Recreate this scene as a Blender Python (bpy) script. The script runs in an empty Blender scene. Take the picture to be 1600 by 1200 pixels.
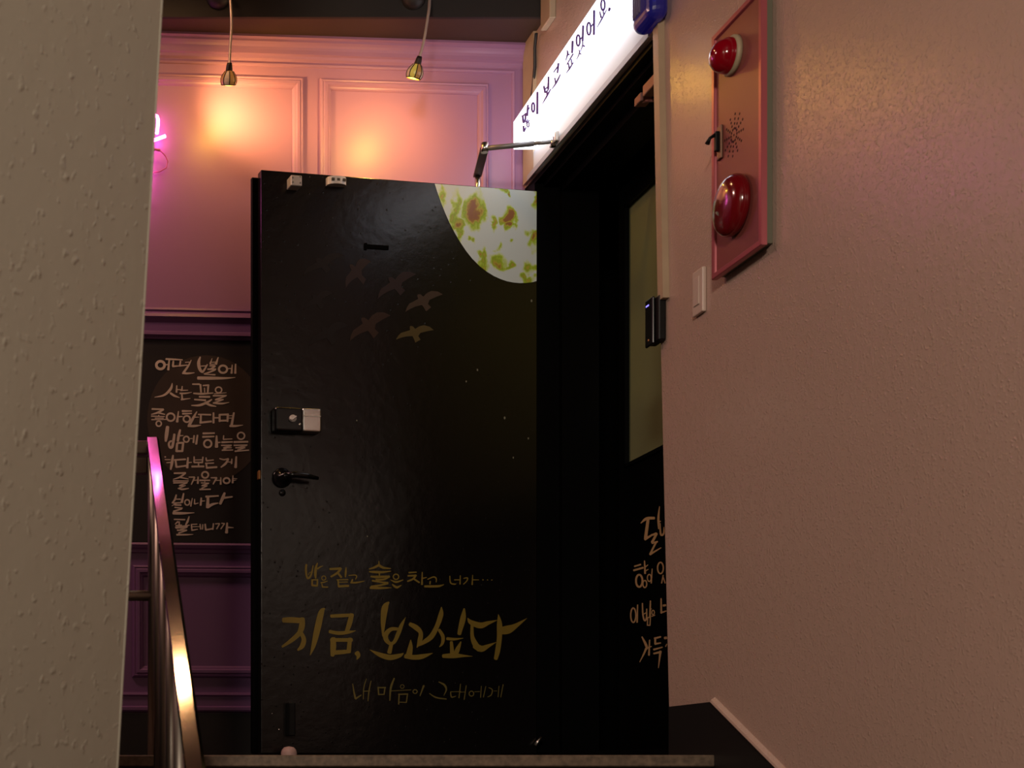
import bpy, bmesh, math, random
from mathutils import Vector, Matrix
random.seed(7)
scene = bpy.context.scene
COL = scene.collection
PI = math.pi

# ------------------------------------------------------------------ camera
F = 2250.0                       # focal length in pixels of the 1600x1200 frame
X0, Y0 = 60.0, 1193.0            # principal point (shifted lens)
cam_data = bpy.data.cameras.new('camera')
cam = bpy.data.objects.new('camera', cam_data)
COL.objects.link(cam)
cam.location = (0, 0, 0)
cam.rotation_euler = (PI/2, 0, 0)
cam_data.sensor_fit = 'HORIZONTAL'
cam_data.sensor_width = 36
cam_data.lens = 36*F/1600
cam_data.shift_x = (800-X0)/1600
cam_data.shift_y = (Y0-600)/1600
cam_data.clip_start = 0.02
cam_data.dof.use_dof = True
cam_data.dof.focus_distance = 4.9
cam_data.dof.aperture_fstop = 7.0
scene.camera = cam

# ------------------------------------------------------------------ world, lights, exposure
world = bpy.data.worlds.new('dim_stairwell')
scene.world = world
world.use_nodes = True
bg = world.node_tree.nodes['Background']
bg.inputs[0].default_value = (1.0, 0.80, 0.62, 1)
bg.inputs[1].default_value = 0.010
scene.view_settings.view_transform = 'Standard'
scene.view_settings.look = 'None'
scene.view_settings.exposure = 0.0
scene.view_settings.gamma = 1.0
scene.view_settings.use_curve_mapping = False

def area_light(name, loc, target, size, power, color):
    d = bpy.data.lights.new(name, 'AREA')
    d.shape = 'DISK'; d.size = size; d.energy = power; d.color = color
    o = bpy.data.objects.new(name, d); COL.objects.link(o)
    o.location = loc
    o.rotation_euler = (Vector(target)-Vector(loc)).to_track_quat('-Z', 'Y').to_euler()
    return o
# the lamp of the stair flight below, over the photographer's head
area_light('stair_flight_lamp', (-0.7, -1.6, 2.1), (1.0, 2.8, 0.5), 0.5, 126, (1.0, 0.83, 0.67))
# unseen fill added left of the landing to brighten the lower back wall
area_light('corridor_fill', (-0.9, 4.25, 2.70), (-0.4, 4.6, 0), 0.35, 19, (1.0, 0.58, 0.46))

# ------------------------------------------------------------------ geometry of the place
XW = 1.76                        # right wall
LAND = 0.022                     # landing height over the lens
DA, DB = 4.7613, 0.1805          # open door face: Y = DA + DB*X
BA, BB = 5.0982, 0.0635          # back wall:      Y = BA + BB*X
BN = Vector((BB, -1, 0)).normalized()
DN = Vector((DB, -1, 0)).normalized()

def on_x(px, py, X):             # a point of the plane X = const
    Y = X*F/(px-X0); return Vector((X, Y, (Y0-py)*Y/F))
def on_y(px, py, Y):
    return Vector(((px-X0)*Y/F, Y, (Y0-py)*Y/F))
def on_plane(px, py, a, b):
    u = (px-X0)/F; Y = a/(1-b*u); return Vector((u*Y, Y, (Y0-py)*Y/F))
def on_door(px, py, d=0.0):
    return on_plane(px, py, DA-d*math.sqrt(1+DB*DB), DB)
def on_back(px, py, d=0.0):
    return on_plane(px, py, BA-d*math.sqrt(1+BB*BB), BB)
def bw(X, z, d=0.0):             # back wall coordinates
    return Vector((X, BA+BB*X, z))+BN*d
def dw(X, z, d=0.0):             # door coordinates
    return Vector((X, DA+DB*X, z))+DN*d

# ------------------------------------------------------------------ materials
def mat(name, color, rough=0.5, metal=0.0, bump=None, var=None, coat=0.0, spec=0.5, emit=None, trans=0.0):
    m = bpy.data.materials.new(name); m.use_nodes = True
    nt = m.node_tree; b = nt.nodes['Principled BSDF']
    b.inputs['Base Color'].default_value = (*color, 1)
    b.inputs['Roughness'].default_value = rough
    b.inputs['Metallic'].default_value = metal
    b.inputs['Coat Weight'].default_value = coat
    b.inputs['Specular IOR Level'].default_value = spec
    b.inputs['Transmission Weight'].default_value = trans
    tc = nt.nodes.new('ShaderNodeTexCoord')
    if emit:
        b.inputs['Emission Color'].default_value = (*emit[0], 1)
        b.inputs['Emission Strength'].default_value = emit[1]
    if var:                      # (scale, second colour, amount 0..1)
        n = nt.nodes.new('ShaderNodeTexNoise'); n.inputs['Scale'].default_value = var[0]; n.inputs['Detail'].default_value = 5
        nt.links.new(tc.outputs['Object'], n.inputs['Vector'])
        r = nt.nodes.new('ShaderNodeValToRGB')
        r.color_ramp.elements[0].position = 0.5-0.22; r.color_ramp.elements[1].position = 0.5+0.22
        r.color_ramp.elements[0].color = (*color, 1)
        r.color_ramp.elements[1].color = (*[c+(v-c)*var[2] for c, v in zip(color, var[1])], 1)
        nt.links.new(n.outputs['Fac'], r.inputs['Fac'])
        nt.links.new(r.outputs['Color'], b.inputs['Base Color'])
    if bump:                     # (scale, strength, distance)
        n = nt.nodes.new('ShaderNodeTexNoise'); n.inputs['Scale'].default_value = bump[0]; n.inputs['Detail'].default_value = 3
        nt.links.new(tc.outputs['Object'], n.inputs['Vector'])
        bp = nt.nodes.new('ShaderNodeBump'); bp.inputs['Strength'].default_value = bump[1]; bp.inputs['Distance'].default_value = bump[2]
        nt.links.new(n.outputs['Fac'], bp.inputs['Height'])
        nt.links.new(bp.outputs['Normal'], b.inputs['Normal'])
    return m

def stipple(name, color, rough, scale, dist, var=None, sharp=0.55):
    """gloss painted plaster with a sprayed stipple"""
    m = mat(name, color, rough, var=var)
    nt = m.node_tree; b = nt.nodes['Principled BSDF']; tc = nt.nodes['Texture Coordinate']
    n = nt.nodes.new('ShaderNodeTexNoise'); n.inputs['Scale'].default_value = scale; n.inputs['Detail'].default_value = 2
    nt.links.new(tc.outputs['Object'], n.inputs['Vector'])
    r = nt.nodes.new('ShaderNodeValToRGB'); r.color_ramp.elements[0].position = sharp; r.color_ramp.elements[1].position = 0.78
    nt.links.new(n.outputs['Fac'], r.inputs['Fac'])
    n2 = nt.nodes.new('ShaderNodeTexNoise'); n2.inputs['Scale'].default_value = scale*0.22; n2.inputs['Detail'].default_value = 4
    nt.links.new(tc.outputs['Object'], n2.inputs['Vector'])
    ad = nt.nodes.new('ShaderNodeMath'); ad.operation = 'ADD'
    nt.links.new(r.outputs['Color'], ad.inputs[0]); nt.links.new(n2.outputs['Fac'], ad.inputs[1])
    bp = nt.nodes.new('ShaderNodeBump'); bp.inputs['Strength'].default_value = 0.8; bp.inputs['Distance'].default_value = dist
    nt.links.new(ad.outputs[0], bp.inputs['Height']); nt.links.new(bp.outputs['Normal'], b.inputs['Normal'])
    return m

M = {}
M['wall_r'] = stipple('pink_beige_gloss_plaster', (0.50, 0.345, 0.285), 0.285, 170, 0.0011, (2.2, (0.47, 0.33, 0.265), 0.7))
M['wall_l'] = stipple('grey_beige_plaster', (0.36, 0.345, 0.285), 0.45, 55, 0.0018, (1.5, (0.33, 0.315, 0.26), 0.6), 0.60)
M['mauve'] = mat('mauve_satin_paint', (0.37, 0.185, 0.36), 0.42, bump=(6, 0.15, 0.004), var=(3, (0.345, 0.175, 0.34), 0.6))
M['purple'] = mat('mauve_satin_paint_shaded', (0.20, 0.088, 0.235), 0.42, bump=(6, 0.12, 0.004), var=(3, (0.185, 0.083, 0.22), 0.6))  # same paint as the mauve, with shade mixed into a darker colour
M['black_ceiling'] = mat('black_ceiling_paint', (0.016, 0.012, 0.011), 0.55, bump=(30, 0.2, 0.002))
M['soffit'] = mat('lamplit_black_board', (0.075, 0.040, 0.026), 0.5, bump=(9, 0.2, 0.003), var=(4, (0.05, 0.028, 0.02), 0.8))  # brown is orange lamplight put into the colour of a black beam
M['black_frame'] = mat('black_steel_frame', (0.0010, 0.0010, 0.0012), 0.45, spec=0.06)
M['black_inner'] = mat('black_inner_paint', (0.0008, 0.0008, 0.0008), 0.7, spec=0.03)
M['white_board'] = mat('white_painted_board', (0.62, 0.62, 0.63), 0.5)
M['grey_edge'] = mat('pale_grey_edge', (0.42, 0.42, 0.46), 0.5)
M['wood_strip'] = mat('pale_wood_trunking', (0.48, 0.36, 0.24), 0.5, var=(14, (0.40, 0.29, 0.19), 0.7))
M['granite'] = mat('speckled_brown_granite', (0.20, 0.14, 0.095), 0.5, bump=(120, 0.3, 0.001), var=(60, (0.07, 0.05, 0.035), 0.9))
M['riser'] = mat('dark_stone_riser', (0.035, 0.026, 0.022), 0.6, var=(30, (0.02, 0.016, 0.014), 0.8))
M['skirt'] = mat('black_skirting_stone', (0.008, 0.006, 0.006), 0.45)
M['board'] = mat('matt_black_board', (0.012, 0.010, 0.012), 0.55, bump=(20, 0.1, 0.001))
M['chalk'] = mat('pale_pink_beige_paint', (0.80, 0.68, 0.60), 0.7, var=(40, (0.66, 0.58, 0.46), 0.8))
M['gold'] = mat('mustard_gold_paint', (0.20, 0.125, 0.012), 0.55, var=(35, (0.16, 0.112, 0.010), 0.9))
M['gold_thin'] = mat('dull_gold_paint', (0.125, 0.088, 0.014), 0.6, var=(35, (0.10, 0.080, 0.012), 0.9))
M['tan'] = mat('tan_paint', (0.52, 0.31, 0.17), 0.6, var=(35, (0.44, 0.30, 0.14), 0.9))
M['blue_ink'] = mat('blue_violet_ink', (0.10, 0.075, 0.62), 0.5)
M['steel'] = mat('polished_stainless', (0.66, 0.61, 0.57), 0.075, 1.0, var=(25, (0.55, 0.52, 0.50), 0.6))
M['steel_dull'] = mat('brushed_stainless', (0.34, 0.31, 0.27), 0.42, 1.0)
M['chrome'] = mat('satin_chrome', (0.60, 0.58, 0.55), 0.25, 1.0)
M['arm_grey'] = mat('grey_closer_enamel', (0.22, 0.21, 0.21), 0.4, 0.4)
M['arm_dark'] = mat('dark_olive_closer_enamel', (0.055, 0.048, 0.035), 0.45, 0.2)
M['red_panel'] = mat('rose_red_plate', (0.25, 0.062, 0.050), 0.42, 0.08, var=(3, (0.21, 0.055, 0.05), 0.8))  # brownish red base, slightly metallic
M['red_frame'] = mat('rose_red_frame', (0.43, 0.10, 0.12), 0.33, 0.3)  # pinker and more metallic than the plate
M['red_lens'] = mat('red_lens_plastic', (0.24, 0.0, 0.007), 0.12, coat=0.6, emit=((1, 0.0, 0.02), 0.012))
M['red_bell'] = mat('dark_red_gloss', (0.16, 0.003, 0.006), 0.16, coat=0.7)
M['box_side'] = mat('grey_green_box_side', (0.15, 0.14, 0.10), 0.5)
M['cream'] = mat('cream_plastic', (0.42, 0.34, 0.22), 0.5)
M['dark_hole'] = mat('dark_hole', (0.035, 0.006, 0.008), 0.8)
M['black_gloss'] = mat('black_gloss_plastic', (0.003, 0.003, 0.0035), 0.22, spec=0.35)
M['black_plastic'] = mat('black_plastic', (0.003, 0.003, 0.003), 0.45, spec=0.2)
M['switch'] = mat('ivory_switch_plastic', (0.60, 0.47, 0.40), 0.4)
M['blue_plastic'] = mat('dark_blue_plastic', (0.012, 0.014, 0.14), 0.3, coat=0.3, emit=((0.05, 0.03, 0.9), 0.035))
M['blue_fin'] = mat('violet_grey_plastic', (0.12, 0.10, 0.20), 0.4)
M['blue_led'] = mat('blue_led', (0.05, 0.05, 0.5), 0.3, emit=((0.22, 0.18, 1.0), 2.5))
M['blue_led2'] = mat('blue_indicator', (0.05, 0.05, 0.5), 0.3, emit=((0.03, 0.02, 1.0), 0.8))
M['sign_face'] = mat('lit_white_acrylic', (0.8, 0.8, 0.8), 0.4, emit=((0.90, 0.93, 1.0), 2.2))
M['sign_side'] = mat('sign_back_housing', (0.7, 0.7, 0.72), 0.5)
M['neon'] = mat('pink_neon_tube', (0.9, 0.5, 0.9), 0.3, emit=((1.0, 0.14, 0.62), 17.0))
M['neon_base'] = mat('clear_pink_backing', (0.45, 0.12, 0.22), 0.3)
M['bulb'] = mat('warm_bulb', (1, 0.8, 0.5), 0.4, emit=((1.0, 0.55, 0.18), 25.0))
M['glass_amber'] = mat('amber_stained_glass', (0.42, 0.22, 0.09), 0.25, emit=((1.0, 0.42, 0.08), 0.10))
M['glass_lemon'] = mat('lemon_stained_glass', (0.55, 0.46, 0.10), 0.25, emit=((1.0, 0.75, 0.12), 0.16))
M['glass_pale'] = mat('milky_stained_glass', (0.50, 0.38, 0.26), 0.25, emit=((1.0, 0.6, 0.3), 0.10))
M['lead'] = mat('dark_lead_came', (0.02, 0.012, 0.010), 0.45, 0.4)
M['cord'] = mat('silver_gooseneck', (0.62, 0.50, 0.44), 0.35, 0.7)
M['cable'] = mat('black_cable', (0.01, 0.01, 0.014), 0.5)
M['plate'] = mat('pale_metal_plate', (0.55, 0.50, 0.47), 0.45, 0.3)
M['latch'] = mat('dull_bronze_latch', (0.20, 0.11, 0.07), 0.45, 0.5)
M['brass'] = mat('brass', (0.62, 0.30, 0.11), 0.4, 0.8)
M['maglock'] = mat('brown_anodised_bracket', (0.30, 0.15, 0.13), 0.5, 0.3)
M['stop'] = mat('pale_pink_rubber', (0.50, 0.33, 0.30), 0.7, bump=(60, 0.4, 0.003), var=(50, (0.35, 0.22, 0.2), 0.8))
M['olive_glass'] = mat('dull_olive_glass_sheen', (0.22, 0.24, 0.12), 0.38, var=(3, (0.18, 0.18, 0.10), 0.9), bump=(4, 0.05, 0.003))  # olive base lightened to stand in for a dim reflection on the pane
M['planet'] = mat('brown_planet_print', (0.060, 0.040, 0.030), 0.55, var=(6, (0.035, 0.024, 0.02), 0.9))
M['led_face'] = mat('warm_downlight_lens', (1, 0.8, 0.6), 0.4, emit=((1.0, 0.52, 0.22), 75.0))
M['ring'] = mat('black_trim_ring', (0.02, 0.02, 0.02), 0.5)

def door_film():
    """glossy black printed film: near-black night sky turning dark olive towards the printed moon"""
    m = mat('black_printed_film', (0.008, 0.006, 0.006), 0.26, spec=0.36)
    nt = m.node_tree; b = nt.nodes['Principled BSDF']; tc = nt.nodes['Texture Coordinate']
    # printed halo around the moon and the scene below it
    sep = nt.nodes.new('ShaderNodeSeparateXYZ'); nt.links.new(tc.outputs['Object'], sep.inputs[0])
    mx = nt.nodes.new('ShaderNodeMapRange'); mx.inputs[1].default_value = -0.62; mx.inputs[2].default_value = 0.0
    nt.links.new(sep.outputs['X'], mx.inputs[0])
    mz = nt.nodes.new('ShaderNodeMapRange'); mz.inputs[1].default_value = 0.75; mz.inputs[2].default_value = 1.5
    nt.links.new(sep.outputs['Z'], mz.inputs[0])
    mu = nt.nodes.new('ShaderNodeMath'); mu.operation = 'MULTIPLY'
    nt.links.new(mx.outputs[0], mu.inputs[0]); nt.links.new(mz.outputs[0], mu.inputs[1])
    mix = nt.nodes.new('ShaderNodeMix'); mix.data_type = 'RGBA'
    mix.inputs['A'].default_value = (0.004, 0.0032, 0.0032, 1); mix.inputs['B'].default_value = (0.024, 0.021, 0.007, 1)
    nt.links.new(mu.outputs[0], mix.inputs['Factor'])
    nt.links.new(mix.outputs['Result'], b.inputs['Base Color'])
    n = nt.nodes.new('ShaderNodeTexNoise'); n.inputs['Scale'].default_value = 26; n.inputs['Detail'].default_value = 4
    nt.links.new(tc.outputs['Object'], n.inputs['Vector'])
    v = nt.nodes.new('ShaderNodeTexVoronoi'); v.inputs['Scale'].default_value = 34
    nt.links.new(tc.outputs['Object'], v.inputs['Vector'])
    r = nt.nodes.new('ShaderNodeMapRange'); r.inputs[1].default_value = 0.0; r.inputs[2].default_value = 0.12; r.inputs[3].default_value = 1; r.inputs[4].default_value = 0
    nt.links.new(v.outputs['Distance'], r.inputs[0])
    ad = nt.nodes.new('ShaderNodeMath'); ad.operation = 'ADD'
    nt.links.new(n.outputs['Fac'], ad.inputs[0]); nt.links.new(r.outputs[0], ad.inputs[1])
    bp = nt.nodes.new('ShaderNodeBump'); bp.inputs['Strength'].default_value = 0.5; bp.inputs['Distance'].default_value = 0.0022
    nt.links.new(ad.outputs[0], bp.inputs['Height']); nt.links.new(bp.outputs['Normal'], b.inputs['Normal'])
    return m
M['film'] = door_film()

# ------------------------------------------------------------------ mesh helpers
ORIGIN = {}
class MB:
    def __init__(self): self.v = []; self.f = []; self.s = []; self.m = []; self.mi = 0
    def add(self, vs, fs, smooth=False):
        o = len(self.v); self.v += [Vector(p) for p in vs]
        for f in fs:
            self.f.append([i+o for i in f]); self.s.append(smooth); self.m.append(self.mi)
        return self
    def poly(self, pts): return self.add(pts, [list(range(len(pts)))])
    def hexa(self, p):           # eight corners: bottom four then top four
        return self.add(p, [(0,3,2,1),(4,5,6,7),(0,1,5,4),(1,2,6,5),(2,3,7,6),(3,0,4,7)])
    def box(self, a, b):
        (x0,y0,z0),(x1,y1,z1) = a, b
        return self.hexa([(x0,y0,z0),(x1,y0,z0),(x1,y1,z0),(x0,y1,z0),(x0,y0,z1),(x1,y0,z1),(x1,y1,z1),(x0,y1,z1)])
    def rbox(self, a, b, r, seg=2, mtx=None):
        bm = bmesh.new(); bmesh.ops.create_cube(bm, size=1)
        a = Vector(a); b = Vector(b); c = (a+b)/2; d = b-a
        for v in bm.verts: v.co = Vector((v.co.x*d.x, v.co.y*d.y, v.co.z*d.z))+c
        bmesh.ops.bevel(bm, geom=bm.edges[:], offset=r, segments=seg, profile=0.5, affect='EDGES')
        vs = [(mtx @ v.co if mtx else v.co.copy()) for v in bm.verts]
        bm.verts.index_update()
        self.add(vs, [[v.index for v in f.verts] for f in bm.faces], False); bm.free(); return self
    def prism(self, pts, off):   # polygon and its offset copy
        n = len(pts); off = Vector(off)
        vs = [Vector(p) for p in pts]+[Vector(p)+off for p in pts]
        return self.add(vs, [list(range(n))[::-1], list(range(n, 2*n))]+[(i,(i+1)%n,n+(i+1)%n,n+i) for i in range(n)])
    def tube(self, path, r, n=12, cap=True):
        path = [Vector(p) for p in path]; k = len(path)
        rs = r if isinstance(r, (list, tuple)) else [r]*k
        t0 = (path[1]-path[0]).normalized()
        up = Vector((0,0,1)) if abs(t0.z) < 0.9 else Vector((1,0,0))
        nrm = (up-t0*up.dot(t0)).normalized(); vs = []
        for i, p in enumerate(path):
            t = (path[min(i+1,k-1)]-path[max(i-1,0)]).normalized()
            nrm = (nrm-t*nrm.dot(t)).normalized(); bi = t.cross(nrm)
            for j in range(n):
                a = 2*PI*j/n; vs.append(p+(nrm*math.cos(a)+bi*math.sin(a))*rs[i])
        fs = [(i*n+j, i*n+(j+1)%n, (i+1)*n+(j+1)%n, (i+1)*n+j) for i in range(k-1) for j in range(n)]
        o = len(self.v); self.add(vs, fs, True)
        if cap:
            self.f += [[o+j for j in range(n)][::-1], [o+(k-1)*n+j for j in range(n)]]; self.s += [False]*2; self.m += [self.mi]*2
        return self
    def lathe(self, base, axis, prof, n=28, smooth=True):   # prof: (radius, height)
        axis = Vector(axis).normalized(); up = Vector((0,0,1)) if abs(axis.z) < 0.9 else Vector((0,1,0))
        e1 = (up-axis*up.dot(axis)).normalized(); e2 = axis.cross(e1); base = Vector(base)
        vs = [base+axis*h+(e1*math.cos(2*PI*j/n)+e2*math.sin(2*PI*j/n))*r for r, h in prof for j in range(n)]
        fs = [(i*n+j, i*n+(j+1)%n, (i+1)*n+(j+1)%n, (i+1)*n+j) for i in range(len(prof)-1) for j in range(n)]
        return self.add(vs, fs, smooth)
    def build(self, name, m, parent=None, origin=None):
        me = bpy.data.meshes.new(name)
        o = bpy.data.objects.new(name, me); COL.objects.link(o)
        if parent is not None:
            og = ORIGIN[parent.name]; o.parent = parent
        else:
            if origin is None:
                n = len(self.v)
                og = Vector((sum(v.x for v in self.v)/n, sum(v.y for v in self.v)/n, min(v.z for v in self.v)))
            else: og = Vector(origin)
            o.location = og
        ORIGIN[o.name] = og
        me.from_pydata([tuple(v-og) for v in self.v], [], self.f)
        for mm in (m if isinstance(m, (list, tuple)) else [m]): me.materials.append(mm)
        for p, s, i in zip(me.polygons, self.s, self.m): p.use_smooth = s; p.material_index = i
        bm = bmesh.new(); bm.from_mesh(me); bmesh.ops.recalc_face_normals(bm, faces=bm.faces[:]); bm.to_mesh(me); bm.free()
        me.update(); return o

def thing(name, label, cat, loc, group=None):
    o = bpy.data.objects.new(name, None); COL.objects.link(o); o.location = loc
    o.empty_display_size = 0.05
    ORIGIN[o.name] = Vector(loc); return tag(o, label, cat, group)
def tag(o, label, cat, group=None):
    o['label'] = label; o['category'] = cat
    if group: o['group'] = group
    return o
def struct(o, label=None, cat=None):
    o['kind'] = 'structure'
    if label: o['label'] = label
    if cat: o['category'] = cat
    return o

# ------------------------------------------------------------------ brush lettering
def smooth_pts(p):
    if len(p) < 3: return p
    out = []
    for i in range(len(p)-1):
        a = p[max(i-1,0)]; b = p[i]; c = p[i+1]; d = p[min(i+2,len(p)-1)]
        for k in range(5):
            t = k/5
            out.append(tuple(0.5*((2*b[q])+(-a[q]+c[q])*t+(2*a[q]-5*b[q]+4*c[q]-d[q])*t*t+(-a[q]+3*b[q]-3*c[q]+d[q])*t**3) for q in range(3)))
    out.append(p[-1]); return out
def ring(cx, cy, rx, ry=None, w=10, n=18):
    ry = ry or rx
    return [(cx+rx*math.cos(-PI/2+2*PI*i/n), cy+ry*math.sin(-PI/2+2*PI*i/n), w) for i in range(n+1)]
def dot(x, y, w): return [(x-w*0.35, y, w*0.8), (x+w*0.35, y, w*0.8)]
def strokes_mb(strokes, zx, zy, sc, place, wk=1.0):
    """strokes of (x, y, width) in a local sheet frame, set onto a surface by place(px, py, depth)"""
    mb = MB()
    for si, st in enumerate(strokes):
        p = [(zx+x*sc, zy+y*sc, max(w*sc*wk, 0.25)) for x, y, w in st]
        p = smooth_pts(p); closed = len(st) > 10 and math.dist(st[0][:2], st[-1][:2]) < 1e-3
        L = []; R = []; n = len(p)
        ext = []
        for i in range(n):
            if closed: a = p[(i-1) % (n-1)]; b = p[(i+1) % (n-1)]
            else: a = p[max(i-1,0)]; b = p[min(i+1,n-1)]
            dx, dy = b[0]-a[0], b[1]-a[1]; l = math.hypot(dx, dy) or 1
            nx, ny = -dy/l, dx/l; x, y, w = p[i]
            if i == 0 and not closed: ext.append((x-dx/l*w*0.22, y-dy/l*w*0.22, w*0.55, nx, ny))
            ext.append((x, y, w, nx, ny))
            if i == n-1 and not closed: ext.append((x+dx/l*w*0.22, y+dy/l*w*0.22, w*0.55, nx, ny))
        d = 0.0012+0.00006*(si % 7)
        for x, y, w, nx, ny in ext:
            L.append(place(x+nx*w/2, y+ny*w/2, d)); R.append(place(x-nx*w/2, y-ny*w/2, d))
        k = len(L)
        mb.add(L+R, [(i, i+1, k+i+1, k+i) for i in range(k-1)])
    return mb

# ================================================================== THE SETTING
# right wall: plaster slab with the doorway cut out; the jamb edge is slightly out of plumb
jamb = lambda z: 4.010+0.052*z
b = MB()
pts = [(XW, -1.6, -2.2), (XW, jamb(-2.2), -2.2), (XW, jamb(0), 0), (XW, jamb(2.08), 2.08), (XW, jamb(3.2), 3.2), (XW, -1.6, 3.2)]
b.prism(pts, (0.22, 0, 0))
b.prism([(XW, jamb(2.08), 2.08), (XW, 5.215, 2.08), (XW, 5.215, 3.2), (XW, jamb(3.2), 3.2)], (0.22, 0, 0))
struct(b.build('wall_right', M['wall_r']), 'pink beige gloss stippled plaster wall with the doorway', 'wall')

# black door frame inside the opening
b = MB()
b.box((XW+0.004, 5.118, LAND), (1.98, 5.21, 2.08))                     # far jamb
b.box((XW+0.09, 5.085, LAND), (1.98, 5.118, 2.06))                     # stop of the far jamb
b.box((XW+0.004, 4.14, 2.062), (1.98, 5.118, 2.08))                    # head
b.box((XW+0.035, 4.14, 2.047), (1.98, 5.118, 2.062))
b.box((XW+0.09, 4.14, 2.02), (1.98, 5.10, 2.047))                      # stop of the head
b.box((XW+0.012, 4.03, LAND), (1.98, 5.118, LAND+0.020))               # threshold
struct(b.build('trim_1', M['black_frame']), 'black steel frame around the open doorway', 'door frame')

b = MB()
b.prism([(XW-0.012, 5.084, 2.083), (XW-0.012, 4.10, 2.083), (XW-0.012, 4.10, 2.192), (XW-0.012, 5.084, 2.160)], (0.012, 0, 0))
o = b.build('trim_2', M['white_board']); struct(o, 'white board over the doorway under the lit sign', 'trim')
b = MB(); b.box((XW-0.016, 4.12, 2.079), (XW-0.012, 5.14, 2.098)); b.build('grey_edge', M['grey_edge'], o)

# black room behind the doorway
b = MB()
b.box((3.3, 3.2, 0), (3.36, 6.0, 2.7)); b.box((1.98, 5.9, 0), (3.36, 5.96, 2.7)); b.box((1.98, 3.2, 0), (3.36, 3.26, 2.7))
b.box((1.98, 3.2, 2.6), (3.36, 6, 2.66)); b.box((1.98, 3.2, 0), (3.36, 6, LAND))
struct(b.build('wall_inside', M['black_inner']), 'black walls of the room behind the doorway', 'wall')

# panelled back wall in one mauve paint, lower part darkened with painted shade
XL = -1.7
b = MB(); b.hexa([bw(XL, 1.55, 0), bw(XW, 1.55, 0), bw(XW, 1.55, -0.1), bw(XL, 1.55, -0.1), bw(XL, 3.0, 0), bw(XW, 3.0, 0), bw(XW, 3.0, -0.1), bw(XL, 3.0, -0.1)])
struct(b.build('wall_back', M['mauve']), 'mauve panelled back wall behind the open door', 'wall')
b = MB(); b.hexa([bw(XL, 0, 0), bw(XW, 0, 0), bw(XW, 0, -0.1), bw(XL, 0, -0.1), bw(XL, 1.55, 0), bw(XW, 1.55, 0), bw(XW, 1.55, -0.1), bw(XL, 1.55, -0.1)])
struct(b.build('wall_back_lower', M['purple']), 'lower half of the panelled back wall, mauve with shade painted in', 'wall')

def rail_profile(mb, x0, x1, prof):            # prof: list of (z, depth)
    mb.add([bw(x0, z, d) for z, d in prof]+[bw(x1, z, d) for z, d in prof],
           [(i, i+1, len(prof)+i+1, len(prof)+i) for i in range(len(prof)-1)])
def panel_frame(mb, x0, x1, z0, z1, prof):     # mitred frame; prof: (inset, depth)
    rows = [[bw(x0+i, z0+i, d), bw(x1-i, z0+i, d), bw(x1-i, z1-i, d), bw(x0+i, z1-i, d)] for i, d in prof]
    n = len(rows)
    mb.add([p for r in rows for p in r], [(k*4+j, k*4+(j+1)%4, (k+1)*4+(j+1)%4, (k+1)*4+j) for k in range(n-1) for j in range(4)])
MOULD = [(0, 0), (0.002, 0.010), (0.008, 0.014), (0.013, 0.012), (0.017, 0.016), (0.026, 0.016), (0.031, 0.010), (0.036, 0.008), (0.040, 0.004), (0.042, 0)]
zc = lambda px, py: on_back(px, py).z
xc = lambda px: on_back(px, 600).x
# cornice
b = MB()
rail_profile(b, XL, XW, [(2.590, 0), (2.588, 0.040), (2.578, 0.044), (2.574, 0.034), (2.566, 0.034), (2.560, 0.026), (2.554, 0.020), (2.545, 0.018), (2.531, 0.018), (2.527, 0.010), (2.518, 0.008), (2.512, 0)])
struct(b.build('trim_3', M['mauve']), 'stepped mauve cornice along the top of the back wall', 'trim')
b = MB()
panel_frame(b, XL, xc(805), 1.57, 2.506, [(0, 0), (0.001, 0.005), (0.006, 0.007), (0.012, 0.005), (0.014, 0)])
struct(b.build('trim_4', M['mauve']), 'thin outer moulding framing the mauve wall', 'trim')
b = MB(); panel_frame(b, -0.36, xc(474.5), 1.56, zc(474, 122), MOULD)
struct(b.build('trim_5', M['mauve']), 'panel moulding left, lit orange by the first lamp', 'trim')
b = MB(); panel_frame(b, xc(499), xc(763.5), 1.56, zc(630, 127.5), MOULD)
struct(b.build('trim_6', M['mauve']), 'panel moulding right, above the open door', 'trim')
b = MB()                                        # dado rail
rail_profile(b, XL, XW, [(1.622, 0), (1.620, 0.010), (1.612, 0.014), (1.606, 0.010), (1.596, 0.022), (1.584, 0.028), (1.574, 0.020), (1.566, 0.014), (1.536, 0.014), (1.531, 0.024), (1.520, 0.026), (1.514, 0.016), (1.508, 0.012), (1.506, 0)])
struct(b.build('trim_7', M['purple']), 'purple dado rail above the black board', 'trim')
b = MB()                                        # lower rail under the board
rail_profile(b, XL, XW, [(0.786, 0), (0.784, 0.016), (0.776, 0.022), (0.766, 0.018), (0.760, 0.010), (0.750, 0.008), (0.748, 0)])
struct(b.build('trim_8', M['purple']), 'purple rail under the black board', 'trim')
b = MB(); panel_frame(b, xc(206), 1.70, zc(330, 1059), zc(330, 884), MOULD)
struct(b.build('trim_9', M['purple']), 'purple wainscot panel moulding below the black board', 'trim')
b = MB()                                        # skirting mouldings and black plinth
rail_profile(b, XL, XW, [(0.254, 0), (0.252, 0.012), (0.244, 0.016), (0.238, 0.010), (0.228, 0.010), (0.205, 0.010), (0.200, 0.018), (0.190, 0.018), (0.184, 0.012), (0.182, 0)])
struct(b.build('trim_10', M['purple']), 'purple skirting moulding above the black plinth', 'trim')
b = MB(); b.hexa([bw(XL, LAND, 0.010), bw(XW, LAND, 0.010), bw(XW, LAND, 0), bw(XL, LAND, 0), bw(XL, 0.180, 0.010), bw(XW, 0.180, 0.010), bw(XW, 0.180, 0), bw(XL, 0.180, 0)])
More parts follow.
